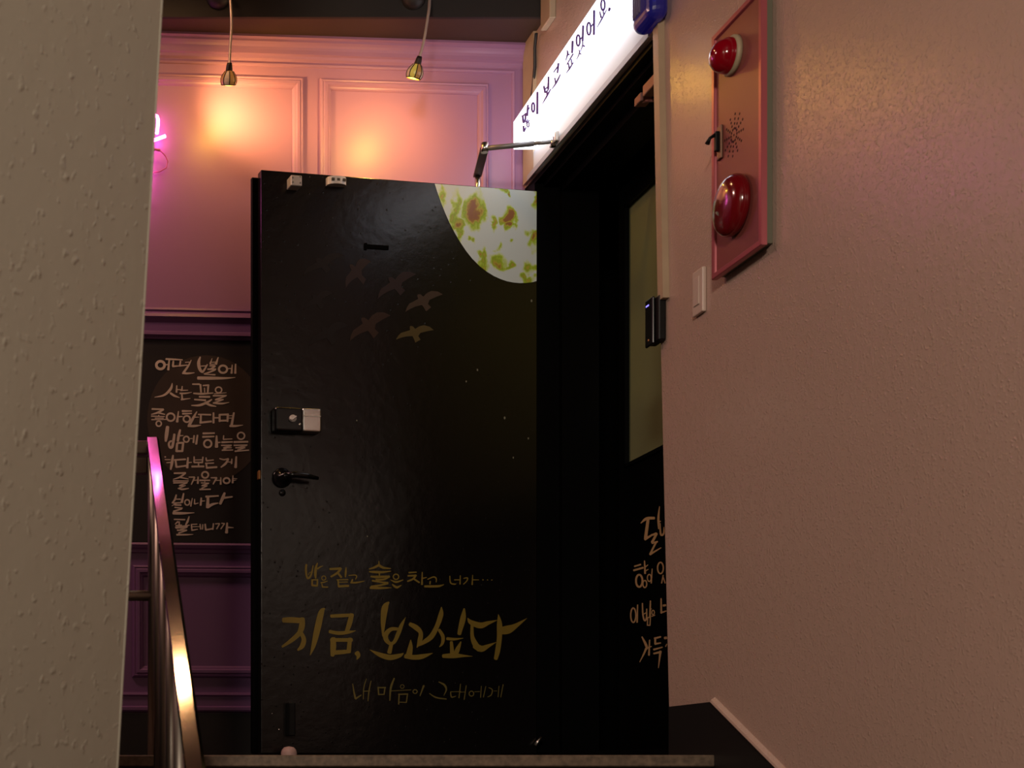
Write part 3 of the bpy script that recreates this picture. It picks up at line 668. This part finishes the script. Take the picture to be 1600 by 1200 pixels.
L2 = [[(368,505,10),(345,590,34),(250,680,26),(110,712,8)], [(340,650,26),(400,690,28),(475,718,8)], [(435,540,16),(430,640,24)], [(440,600,16),(500,600,10)], [(515,550,12),(510,605,22)], [(490,612,18),(600,608,10)], [(480,655,20),(560,655,20),(655,640,6)], [(510,665,20),(515,745,24)], [(500,747,22),(635,730,8)],
 [(665,520,18),(770,520,22)], [(782,525,26),(792,640,22)], [(820,540,18),(905,535,22)], [(900,530,26),(890,640,22)], [(842,575,14),(846,640,14)], [(680,655,18),(800,662,26),(970,650,14)], [(765,705,24),(920,707,26)], [(695,745,18),(860,757,24)], [(950,745,16),(880,788,30),(770,830,30),(650,833,12)], [(850,790,30),(930,830,28),(1015,847,10)],
 ring(1050,605,46,42,18), [(985,662,12),(1165,646,8)], [(970,690,22),(1165,688,18)], [(1150,695,18),(1010,745,20)], [(1000,750,18),(1120,747,16)], [(1110,750,16),(980,795,18)], [(970,797,20),(1100,805,24),(1205,788,6)]]
L3 = [[(70,85,22),(240,90,20)], [(240,92,24),(150,140,26),(60,165,10)], [(165,140,24),(260,165,14)], [(170,175,14),(170,195,14)], [(60,190,16),(255,197,12)], [(115,220,14),(240,220,12)], [(65,242,14),(290,238,12)], ring(170,300,38,38,19),
 ring(345,205,58,56,24), [(460,120,14),(440,275,34)], [(450,200,22),(520,195,12)], [(515,115,26),(655,115,16)], [(520,155,24),(655,150,16)], ring(582,232,48,46,22), [(730,125,14),(680,210,32),(615,330,36)], [(690,205,16),(760,205,10)], [(600,335,26),(700,335,30),(790,322,8)],
 [(750,165,18),(935,170,22)], [(790,170,24),(785,290,28)], [(775,287,26),(945,268,24)], [(975,140,22),(975,290,28)], [(980,215,20),(1050,215,16)],
 [(1065,165,26),(1065,270,26)], [(1060,170,22),(1195,165,26)], [(1185,165,28),(1180,270,26)], [(1065,258,24),(1185,255,24)], [(1195,185,10),(1255,182,10)], [(1195,220,10),(1255,218,10)], [(1275,140,24),(1240,330,34)], [(1215,335,26),(1300,335,28),(1408,322,6)]]
L4 = [[(300,345,42),(285,460,48),(272,560,28)], [(400,455,30),(388,540,34),(368,640,34),(335,650,30),(318,600,28),(340,562,24),(385,555,14)], [(485,390,24),(465,470,34),(450,560,30)], [(470,480,18),(530,475,10)], [(440,590,28),(430,710,30)], [(440,585,24),(535,582,24)], [(530,580,30),(515,710,28)], [(430,705,28),(520,705,24)],
 ring(575,530,40,42,20), [(615,520,10),(665,520,12)], [(690,475,20),(680,580,26)], [(740,470,22),(720,602,28)], [(820,445,26),(990,440,20)], [(815,495,26),(985,490,20)], ring(890,595,55,55,24), [(1020,480,22),(1020,645,44)], [(1030,580,22),(1075,575,14)],
 [(1125,475,14),(1120,530,18)], [(1120,532,18),(1250,525,12)], [(1095,575,24),(1255,570,20)], [(1090,620,18),(1240,620,20)], [(1230,625,20),(1130,655,18)], [(1120,658,16),(1240,655,14)], [(1170,660,16),(1110,690,18)], [(1100,692,18),(1260,688,16)],
 ring(1380,480,52,50,20), [(1275,572,26),(1480,567,24)], [(1275,620,20),(1470,615,18)], [(1460,620,20),(1340,655,22)], [(1300,655,18),(1440,655,16)], [(1420,660,16),(1330,690,20)], [(1290,707,22),(1495,690,16)]]
L5 = [dot(265,790,22), dot(268,828,18), [(280,830,14),(340,830,14)], [(285,875,14),(345,870,14)], [(380,765,20),(365,870,38),(345,975,22)], [(400,835,22),(565,825,22)], [(415,830,24),(430,940,28)], [(425,940,24),(570,920,22)], [(600,800,22),(588,950,32)], [(600,875,18),(655,870,12)],
 [(690,785,16),(690,870,22)], [(820,790,18),(810,870,20)], [(690,835,14),(815,832,14)], [(690,872,20),(815,872,20)], [(755,880,20),(755,920,18)], [(655,932,24),(835,930,24)], [(865,800,16),(870,840,20)], [(870,847,20),(975,835,14)], [(855,885,18),(980,880,16)], [(870,895,22),(875,945,22)], [(870,950,26),(1025,940,26)],
 [(1065,815,14),(1130,830,18),(1195,815,18)], [(1195,820,22),(1150,890,30),(1085,942,18)], [(1190,865,12),(1240,865,14)], [(1245,820,16),(1240,890,22)], [(1310,785,22),(1300,945,36)]]
L6 = [[(320,95,22),(500,90,24)], [(495,95,24),(410,155,24),(305,190,10)], [(420,160,20),(545,185,12)], [(305,215,18),(545,215,16)], [(310,245,18),(530,240,18)], [(520,245,18),(410,285,18)], [(400,290,16),(500,288,14)], [(480,295,14),(400,325,18)], [(380,330,14),(450,345,26),(550,330,10)],
 [(550,155,14),(640,155,20)], [(640,160,24),(590,270,16)], [(630,205,12),(690,200,12)], [(695,150,18),(690,255,26)], ring(805,120,50,48,24), [(720,205,24),(880,205,18)], [(800,210,14),(800,235,12)], [(740,245,14),(865,250,16)], [(855,255,18),(760,285,20)], [(750,290,16),(840,290,16)], [(830,295,14),(750,330,18)], [(720,347,22),(890,345,18)],
 [(895,165,14),(985,165,22)], [(985,165,24),(930,265,18)], [(970,205,12),(1040,205,12)], [(1050,160,16),(1048,268,26)], ring(1140,210,48,42,24), [(1240,130,12),(1235,245,28)], [(1240,175,12),(1305,180,8)], [(1245,205,12),(1290,200,8)]]
L7 = [[(355,430,18),(330,510,28),(285,560,10)], [(345,500,14),(420,500,20)], [(470,410,20),(440,550,36)], [(300,560,18),(430,555,18)], [(330,590,22),(430,592,22)], [(285,605,8),(360,560,18)], [(330,628,18),(450,640,18)], [(440,650,22),(310,690,22)], [(305,717,40),(450,720,34),(635,712,8)],
 ring(525,550,38,42,20), [(605,485,12),(580,610,22)], [(640,500,14),(640,575,20)], [(640,575,18),(700,560,10)], [(745,480,22),(735,595,28)], [(750,530,16),(800,525,10)], [(815,460,28),(1015,448,20)], [(850,470,36),(845,630,48)], [(850,620,40),(920,580,34),(1010,560,12)], [(1110,400,28),(1080,480,44),(1040,575,34)], [(1090,480,30),(1230,462,20)]]
L8 = [[(320,815,18),(490,820,20)], [(380,850,24),(335,890,12)], [(400,850,20),(400,900,20)], [(345,912,16),(440,905,18)], [(555,770,14),(530,850,30),(500,900,18)], [(340,940,22),(560,905,14)], [(350,952,18),(530,930,18)], [(520,940,18),(420,975,22)], [(370,985,22),(520,985,20)], [(510,990,18),(390,1030,20)], [(360,1055,24),(500,1055,22),(620,1050,6)],
 [(585,895,14),(680,890,12)], [(585,932,12),(680,927,12)], [(590,900,18),(600,990,20)], [(600,985,22),(690,970,12)], [(685,930,10),(720,928,10)], [(725,890,18),(735,970,20)], [(768,895,18),(762,970,18)], [(805,890,22),(815,980,24)], [(815,980,24),(930,960,18)], [(935,880,18),(925,975,20)],
 [(965,885,16),(1030,880,18)], [(1030,885,18),(985,965,18)], [(1060,875,14),(1110,880,16)], [(1105,885,18),(1050,965,16)], [(1150,870,22),(1140,1025,42)], [(1150,940,26),(1250,945,8)]]
for S, zx, zy, sc in ((L1,230,545,.10625),(L2,230,545,.10625),(L3,230,630,.10625),(L4,230,630,.10625),(L5,230,630,.10625),(L6,240,730,.1),(L7,240,730,.1),(L8,240,730,.1)):
    strokes_mb(S, zx, zy, sc, B, 1.15).build('lettering_line', M['chalk'], o)

# lit box sign over the doorway
XS = 1.675
sf = lambda Y: 2.165+0.030*(5.077-Y)
stp = lambda Y: 2.262+0.0395*(5.077-Y)
o = thing('lightbox_sign', 'long white lit box sign with blue handwriting over the doorway', 'sign', (XW-0.04, 4.6, 2.17))
b = MB()
ya, yb = 5.077, 4.15
b.hexa([(XS+0.003, yb, sf(yb)), (XW, yb, sf(yb)), (XW, ya, sf(ya)), (XS+0.003, ya, sf(ya)), (XS+0.003, yb, stp(yb)), (XW, yb, stp(yb)), (XW, ya, stp(ya)), (XS+0.003, ya, stp(ya))])
b.build('sign_housing', mat('lit_white_side_acrylic', (0.8, 0.8, 0.8), 0.4, emit=((0.90, 0.93, 1.0), 3.6)), o)
b = MB(); b.hexa([(XS, yb, sf(yb)+0.001), (XS+0.003, yb, sf(yb)+0.001), (XS+0.003, ya, sf(ya)+0.001), (XS, ya, sf(ya)+0.001), (XS, yb, stp(yb)-0.001), (XS+0.003, yb, stp(yb)-0.001), (XS+0.003, ya, stp(ya)-0.001), (XS, ya, stp(ya)-0.001)])
b.build('sign_face', M['sign_face'], o)
TS = [[(90,985,9),(98,1045,10)], [(90,990,7),(118,970,7)], [(118,965,9),(112,1030,8)], [(98,1045,8),(114,1030,7)], [(135,895,8),(130,985,10)], [(132,940,8),(150,915,5)], [(98,1075,8),(102,1120,10)], [(102,1120,8),(120,1085,5)], [(119,1040,6),(136,1018,5)], [(122,1052,6),(148,1025,5)], ring(137,1062,9,20,5),
 ring(180,915,12,38,8), [(217,785,10),(215,970,10)], [(272,735,9),(283,790,10)], [(312,655,8),(308,760,10)], [(278,765,6),(310,735,6)], [(284,790,6),(310,765,6)], [(298,775,8),(298,820,7)], [(258,887,3),(298,817,8),(330,758,5)],
 [(355,615,5),(398,555,7)], [(396,540,9),(388,620,8)], [(365,665,6),(372,705,8)], [(340,760,3),(380,700,8),(412,635,5)],
 [(470,430,6),(474,460,8),(456,522,3)], [(470,465,6),(488,465,8)], [(517,350,10),(512,450,10)], [(468,550,5),(520,460,7)], [(480,540,6),(490,590,8)], [(505,505,6),(510,550,6)], [(463,622,3),(490,585,7),(522,533,5)],
 ring(564,345,15,46,8), [(578,340,6),(602,312,6)], [(606,220,10),(602,350,9)], [(572,425,5),(574,455,6),(550,508,3)], [(572,450,6),(588,462,6)], [(600,345,5),(602,385,6),(582,440,3)], [(600,385,6),(618,395,8)],
 ring(655,245,16,52,8), [(672,230,6),(692,203,6)], [(700,90,10),(698,295,10)], ring(775,42,16,46,8), [(748,100,6),(760,150,8)], [(775,75,6),(782,125,6)], [(724,236,3),(765,162,7),(806,84,4)], [(826,92,10),(833,70,12)]]
for a, c in ((0, 13), (13, 23), (23, len(TS)-1), (len(TS)-1, len(TS))):
    strokes_mb(TS[a:c], 800, 0, 220/1200, lambda x, y, d: on_x(x, y, XS-d), 1.9).build('handwriting', M['blue_ink'], o)

# blue door chime beside the sign
c = on_x(1030, -35, XW)
o = thing('door_chime', 'dark blue rounded chime box with ribs at the end of the lit sign', 'chime', (XW-0.02, 4.03, 2.09))
b = MB(); b.rbox((XW-0.062, 4.005, 2.080), (XW, 4.135, 2.28), 0.030, 5); b.build('chime_body', M['blue_plastic'], o)
b = MB()
for k in range(4): b.rbox((XW-0.066+0.004*k*0, 4.060+0.014*k, 2.118), (XW-0.050, 4.067+0.014*k, 2.26), 0.002, 1)
b.build('rib', M['blue_fin'], o)
b = MB(); b.rbox((XW-0.052, 4.000, 2.125), (XW-0.044, 4.007, 2.143), 0.003, 2); b.build('indicator', M['blue_led2'], o)

# vertical trunking between the chime and the card reader
o = MB()
tz0, tz1 = 1.30, 2.11
J = lambda z: 4.059+0.042*(z-1.98)
o.hexa([(XW-0.018, J(tz0)-0.014, tz0), (XW, J(tz0)-0.014, tz0), (XW, J(tz0)+0.020, tz0), (XW-0.018, J(tz0)+0.020, tz0),
        (XW-0.018, J(tz1)-0.014, tz1), (XW, J(tz1)-0.014, tz1), (XW, J(tz1)+0.020, tz1), (XW-0.018, J(tz1)+0.020, tz1)])
tag(o.build('cable_trunking', M['wood_strip']), 'tall pale cable trunking running down the doorway edge to the black reader', 'trunking')
# card reader
Yr = on_x(1037, 490, XW).y; rz0 = (Y0-528)/560; rz1 = (Y0-457)/560
o = thing('card_reader', 'small black access reader with a blue light on the doorway edge', 'card reader', (XW-0.015, Yr, rz0))
b = MB(); b.rbox((XW-0.022, Yr-0.018, rz0), (XW, Yr+0.050, rz1), 0.004, 2); b.build('reader_body', M['black_plastic'], o)
b = MB(); b.rbox((XW-0.030, Yr+0.004, rz0-0.004), (XW-0.0215, Yr+0.056, rz1+0.004), 0.004, 2); b.build('reader_front', M['black_gloss'], o)
b = MB(); b.rbox((XW-0.0312, Yr+0.028, rz1-0.017), (XW-0.0298, Yr+0.046, rz1-0.013), 0.0005, 1); b.build('blue_light', M['blue_led'], o)
b = MB(); b.lathe((XW-0.030, Yr+0.030, rz0+0.012), (-1, 0, 0), [(0, 0), (0.004, 0), (0.003, 0.0015), (0, 0.0015)], 12); b.build('button', M['brass'], o)
# light switch
a = on_x(1082, 470, XW-0.010); z0 = on_x(1105, 481, XW-0.010).z; z1 = on_x(1104, 411, XW-0.010).z; y1 = on_x(1082, 470, XW-0.010).y; y0 = on_x(1098, 440, XW-0.010).y
o = thing('light_switch', 'ivory light switch plate under the red alarm panel', 'light switch', (XW-0.005, (y0+y1)/2, z0))
b = MB(); b.rbox((XW-0.011, y0, z0), (XW, y1, z1), 0.003, 2); b.build('switch_plate', M['switch'], o)
b = MB(); b.rbox((XW-0.014, y0+0.016, z0+0.024), (XW-0.0105, y1-0.012, z1-0.020), 0.0012, 1); b.build('rocker', M['switch'], o)

# alarm panel
XP = XW-0.032
TL = on_x(1108, 62, XP); BR = on_x(1194, 379.5, XP); BL = on_x(1115, 435, XP); TR = on_x(1183, -14, XP)
ya = (TL.y+BL.y)/2; yb = on_x(1189.5, 200, XP).y; za, zb = (BL.z+BR.z)/2, TL.z
o = thing('alarm_panel', 'tall rose red fire alarm panel with red lamp and bell on the right wall', 'alarm panel', (XW-0.016, (ya+yb)/2, za))
fw = 0.016
b = MB(); b.rbox((XP+0.012, yb+0.008, za+0.006), (XW, ya-0.004, zb-0.004), 0.001, 1); b.build('back_box', M['box_side'], o)
b = MB()
def ringframe(mb, y0, y1, z0, z1, prof):
    rows = [[(XW-d, y0+i, z0+i), (XW-d, y1-i, z0+i), (XW-d, y1-i, z1-i), (XW-d, y0+i, z1-i)] for i, d in prof]
    mb.add([p for r in rows for p in r], [(k*4+j, k*4+(j+1)%4, (k+1)*4+(j+1)%4, (k+1)*4+j) for k in range(len(rows)-1) for j in range(4)])
ringframe(b, yb, ya, za, zb, [(0, 0.018), (0, 0.030), (0.002, 0.032), (0.013, 0.032), (0.015, 0.030), (0.017, 0.024)])
b.build('panel_frame', M['red_frame'], o)
b = MB(); b.rbox((XW-0.026, yb+0.012, za+0.012), (XW-0.018, ya-0.012, zb-0.012), 0.001, 1); b.build('panel_plate', M['red_panel'], o)
XPP = XW-0.026
c = on_x(1146, 87, XPP)
b = MB(); b.lathe(c, (-1, 0, 0), [(0.040, 0), (0.048, 0), (0.048, 0.008), (0.045, 0.012), (0.041, 0.012)], 40); lm = b.build('lamp_ring', M['cream'], o)
b = MB(); b.lathe(c+Vector((-0.010, 0, 0)), (-1, 0, 0), [(0.0425, 0), (0.042, 0.010), (0.039, 0.022), (0.033, 0.033), (0.024, 0.041), (0.012, 0.0455), (0, 0.047)], 40); b.build('alarm_lamp', M['red_lens'], lm)
c = on_x(1152, 321, XPP)
b = MB(); b.lathe(c, (-1, 0, 0), [(0.066, 0), (0.073, 0.003), (0.0745, 0.010), (0.0745, 0.017), (0.071, 0.026), (0.062, 0.034), (0.046, 0.040), (0.025, 0.043), (0, 0.044)], 48); bl = b.build('alarm_bell', M['red_bell'], o)
b = MB(); b.lathe(c+Vector((-0.0375, 0.02, -0.022)), (-1, 0.2, -0.25), [(0, 0), (0.015, 0), (0.015, 0.003), (0, 0.004)], 20); b.build('bell_badge', mat('grey_green_badge', (0.07, 0.08, 0.07), 0.5), bl)
c = on_x(1147, 211, XPP)
b = MB()
for k in range(12):
    for j in range(4):
        r = 0.016+0.0115*j; a = 2*PI*k/12+0.13; y = c.y+r*0.95*math.cos(a); z = c.z+r*math.sin(a)
        b.poly([(XPP-0.0004, y+0.0036*math.cos(q*PI/4), z+0.0036*math.sin(q*PI/4)) for q in range(8)])
b.poly([(XPP-0.0004, c.y+0.003*math.cos(q*PI/4), c.z+0.003*math.sin(q*PI/4)) for q in range(8)])
b.build('speaker_holes', M['dark_hole'], o)
c = on_x(1126.5, 222, XPP)
b = MB(); b.rbox((XPP-0.006, c.y-0.012, c.z-0.044), (XPP, c.y+0.012, c.z+0.040), 0.002, 2); lt = b.build('latch_plate', M['latch'], o)
b = MB(); b.rbox((XPP-0.016, c.y-0.006, c.z-0.024), (XPP-0.005, c.y+0.006, c.z+0.026), 0.002, 2); b.tube([(XPP-0.012, c.y, c.z+0.020), (XPP-0.026, c.y+0.004, c.z+0.012), (XPP-0.032, c.y+0.006, c.z-0.002)], [0.005, 0.004, 0.006], 10); b.build('latch_handle', M['black_plastic'], lt)

# trunkings and cable at the far end of the right wall
b = MB(); ta = on_x(833, 150, XW-0.012).y
b.prism([(XW-0.012, 5.195, 2.085), (XW-0.012, ta, 2.085), (XW-0.012, ta, 2.615), (XW-0.012, 5.195, 2.588)], (0.012, 0, 0))
tag(b.build('casing_strip', M['wood_strip']), 'pale wood strip in the corner beside the mauve wall, behind the lit sign', 'casing')
b = MB(); b.rbox((XW-0.022, 4.895, 2.535), (XW, 4.985, 3.05), 0.003, 1)
tag(b.build('wall_duct', M['wood_strip']), 'short beige duct on the wall at the end of the black ceiling', 'duct')
b = MB(); b.tube([on_x(838, 52, XW-0.016), on_x(835.5, 75, XW-0.010), on_x(835.5, 105, XW-0.008), on_x(833.5, 130, XW-0.008), on_x(831, 152, XW-0.010), on_x(829, 172, XW-0.012)], 0.0055, 10)
tag(b.build('power_cable', M['cable']), 'black cable hanging down to the top of the lit sign', 'cable')

# lock magnet and strike under the door head
o = thing('lock_magnet', 'brown magnetic lock block under the head of the doorway', 'door lock', (1.83, 4.2, 1.985))
b = MB(); b.rbox((1.80, 4.10, 1.986), (1.85, 4.29, 2.019), 0.002, 1); b.build('magnet_body', M['maglock'], o)
b = MB(); b.rbox((1.81, 4.33, 1.994), (1.845, 4.375, 2.019), 0.002, 1); b.tube([(1.82, 4.35, 2.0), (1.84, 4.31, 1.985)], 0.005, 8); b.build('strike_block', M['maglock'], o)

# ================================================================== LAMPS
def lamp(name, label, canopy, path, axis, aim, power, spot, blend, glass):
    base = Vector(path[-1]); ax = Vector(axis).normalized()
    o = thing('gooseneck_lamp', label, 'lamp', canopy)
    b = MB(); b.lathe(canopy, (0, -1, 0), [(0.040, 0), (0.040, 0.014), (0.034, 0.030), (0.018, 0.038), (0, 0.040)], 28); b.build('canopy', M['black_ceiling'], o)
    P = [Vector(p) for p in path]; pts = []
    for i in range(len(P)-1):
        a, q, r, d = P[max(i-1, 0)], P[i], P[i+1], P[min(i+2, len(P)-1)]
        for k in range(8):
            t = k/8; pts.append(0.5*((2*q)+(r-a)*t+(2*a-5*q+4*r-d)*t*t+(3*q-a-3*r+d)*t**3))
    pts.append(P[-1])
    b = MB(); b.tube(pts, 0.0048, 10); b.build('gooseneck', M['cord'], o)
    prof = [(0.0115, 0.018), (0.0135, 0.026), (0.0215, 0.037), (0.0268, 0.048), (0.0272, 0.058), (0.0235, 0.069)]
    b = MB(); b.lathe(base-ax*0.006, ax, [(0, 0), (0.008, 0), (0.010, 0.008), (0.0115, 0.020), (0.0125, 0.028), (0.010, 0.028)], 20); so = b.build('lamp_socket', M['lead'], o)
    up = Vector((0, 0, 1)) if abs(ax.z) < 0.9 else Vector((0, 1, 0))
    e1 = (up-ax*up.dot(ax)).normalized(); e2 = ax.cross(e1)
    b = MB(); n = 24
    for j in range(n):
        b.mi = (j*8//n) % 3
        a0, a1 = 2*PI*j/n, 2*PI*(j+1)/n
        for (r0, h0), (r1, h1) in zip(prof[1:-1], prof[2:]):
            b.add([base-ax*0.006+ax*h+(e1*math.cos(a)+e2*math.sin(a))*r for r, h, a in ((r0,h0,a0),(r0,h0,a1),(r1,h1,a1),(r1,h1,a0))], [(0,1,2,3)], True)
    b.build('lamp_shade', [M[g] for g in glass], o)
    b = MB()
    for j in range(8):
        a = 2*PI*j/8; b.tube([base-ax*0.006+ax*h+(e1*math.cos(a)+e2*math.sin(a))*(r+0.0004) for r, h in prof[1:]], 0.0016, 6)
    m_ = [base-ax*0.006+ax*prof[-1][1]+(e1*math.cos(2*PI*k/24)+e2*math.sin(2*PI*k/24))*prof[-1][0] for k in range(25)]
    b.tube(m_, 0.0018, 6, False); b.build('lead_came', M['lead'], o)
    o['group'] = 'gooseneck lamps over the back wall'
    b = MB(); q = base-ax*0.006+ax*0.044
    b.lathe(q-ax*0.012, ax, [(0, 0), (0.006, 0.002), (0.010, 0.009), (0.011, 0.015), (0.008, 0.022), (0, 0.026)], 16); b.build('bulb', M['bulb'], so)
    d = bpy.data.lights.new('lamp_beam', 'SPOT'); d.energy = power; d.color = (1.0, 0.54, 0.13); d.spot_size = spot; d.spot_blend = blend; d.shadow_soft_size = 0.02
    l = bpy.data.objects.new('lamp_beam', d); COL.objects.link(l); l.parent = o
    src = base+ax*0.072; l.location = src-Vector(canopy)
    l.rotation_euler = (Vector(aim)-src).to_track_quat('-Z', 'Y').to_euler()
    d = bpy.data.lights.new('lamp_glow', 'POINT'); d.energy = 2.6; d.color = (1.0, 0.52, 0.06); d.shadow_soft_size = 0.012
    l = bpy.data.objects.new('lamp_glow', d); COL.objects.link(l); l.parent = o; l.location = base+ax*0.076-Vector(canopy)
    return o
YB = 4.992
g1 = on_y(358.5, 101, 4.90); g2 = on_y(655, 91, 4.86)
lamp('gooseneck_lamp', 'left gooseneck lamp with stained glass shade against the brightest orange patch of wall', on_y(340, -3, YB),
     [on_y(340, -3, YB-0.035), on_y(346, -30, 4.91), on_y(357, -22, 4.89), on_y(361, 20, 4.89), on_y(361.5, 45, 4.895), on_y(359.5, 75, 4.90), g1], (0.0, 0.42, -0.9), on_back(404, 155), 14.0, 2.1, 1.0, ('glass_amber', 'glass_pale', 'glass_amber'))
lamp('gooseneck_lamp', 'right gooseneck lamp with yellow stained glass shade hanging above the open door', on_y(645, -2, YB),
     [on_y(645, -2, YB-0.035), on_y(655, -32, 4.90), on_y(670, -24, 4.86), on_y(671, 5, 4.85), on_y(668, 30, 4.85), on_y(662, 65, 4.855), g2], (-0.22, 0.35, -0.9), on_back(592, 235), 6.5, 2.6, 1.0, ('glass_amber', 'glass_lemon', 'glass_pale'))

# ceiling downlight above the landing (over the top of the picture)
o = thing('ceiling_downlight', 'round warm downlight in the black ceiling above the landing', 'ceiling light', (0.46, 4.49, 2.745))
b = MB(); b.lathe((0.46, 4.49, 2.76), (0, 0, -1), [(0.060, 0), (0.080, 0), (0.080, 0.010), (0.062, 0.014), (0.058, 0.006)], 36); b.build('trim_ring', M['ring'], o)
b = MB(); b.lathe((0.46, 4.49, 2.752), (0, 0, -1), [(0.058, 0), (0.04, 0.003), (0, 0.004)], 36); b.build('lens', M['led_face'], o)

# neon sign on the back wall, mostly behind the near wall
o = thing('neon_sign', 'glowing pink neon tube sign on the wall at the edge of the grey wall', 'neon sign', bw(0.30, 2.1, 0.03))
N = lambda x, y: on_back(x, y, 0.035)
for path in ([N(234,181), N(241,179.5), N(245.5,182), N(247,187), N(246.5,197), N(245,209)], [N(225,224), N(241,219), N(258.5,212.5)],
             [N(226,244), N(224,262), N(222,286)], [N(184,240), N(206,238), N(212,252), N(206,272), N(186,280)], [N(160,236), N(160,290)], [N(170,304), N(196,300), N(224,304)], [N(190,196), N(208,190), N(220,200)], [N(120,230), N(140,226), N(146,246), N(124,270)], [N(100,228), N(98,286)]):  # unseen strokes on this line are made up to spread the pink glow
    MB().tube(path, 0.0062, 10).build('neon_tube', M['neon'], o)
b = MB(); b.tube([N(233,234), N(243,233.5), N(250,235)], 0.005, 8); b.tube([on_back(250,235,0.03), on_back(258,243,0.02), on_back(262,252,0.012), on_back(260,262,0.01), on_back(250,268,0.01), on_back(238,270,0.01)], 0.0022, 8); b.build('sign_lead', M['neon_base'], o)
for x, y in ((252, 214), (246, 194), (160, 262), (196, 300)):
    MB().tube([on_back(x, y, 0), on_back(x, y, 0.030)], 0.004, 8).build('tube_support', M['neon_base'], o)

# ================================================================== RAILING
R0 = Vector((0.2564, 2.34, -0.0073)); R1 = Vector((0.3185, 4.0, 0.907)); RD = (R1-R0).normalized()
RN = RD.cross(Vector((0, 0, 1))).normalized(); RU = RN.cross(RD).normalized()
RU = (RU-RN*0.022).normalized(); RN = RD.cross(RU).normalized()
o = thing('stair_railing', 'polished steel stair railing rising past the grey wall, reflecting pink and gold', 'railing', (0.28, 3.0, LAND-0.5))
ra = R0-RD*1.1; rb = R1
hw = 0.016; hh = 0.028; ch = 0.006
sec = [(-hw, 0), (hw-ch, 0), (hw, -ch), (hw, -hh), (-hw, -hh)]
b = MB(); b.prism([ra+RN*x+RU*y for x, y in sec], rb-ra); b.build('handrail', M['steel'], o)
def zrail(Y): t = (Y-R0.y)/(R1.y-R0.y); p = R0+(R1-R0)*t; return p
def ztread(Y):
    if Y > YE-0.012: return LAND
    i = int((YE-Y)/0.29); return LAND-0.148*(i+1)
p = zrail(3.93); b = MB(); b.tube([(p.x-0.001, 3.93, LAND), (p.x-0.001, 3.93, p.z-0.034)], 0.0165, 16); b.build('newel_post', M['steel_dull'], o)
for Y in (3.62, 3.33, 3.04, 2.75, 2.46, 2.17, 1.88):
    p = zrail(Y); b = MB(); b.tube([(p.x-0.002, Y, ztread(Y)), (p.x-0.002, Y, p.z-0.026)], 0.0125, 14); b.build('baluster', M['steel_dull'], o)
b = MB(); b.rbox((-0.9, 3.94, 0.848), (0.300, 3.972, 0.884), 0.004, 2); b.build('guard_rail', M['steel_dull'], o)
b = MB(); b.rbox((-0.9, 3.94, 0.795), (0.300, 3.972, 0.840), 0.004, 2); b.build('guard_rail', M['steel_dull'], o)
b = MB(); b.tube([(-0.9, 3.93, 0.462), (0.314, 3.93, 0.458)], 0.0145, 16); b.build('guard_rail', M['steel_dull'], o)

# little rubber stop in front of the door
c = on_y(451.5, 1180, 4.86)
b = MB(); b.lathe((c.x, c.y, LAND), (0, 0, 1), [(0.026, 0), (0.027, 0.012), (0.024, 0.024), (0.016, 0.033), (0, 0.036)], 24)
tag(b.build('door_stop', M['stop'], origin=(c.x, c.y, LAND)), 'small pale pink rounded stop on the floor at the foot of the open door', 'door stop')
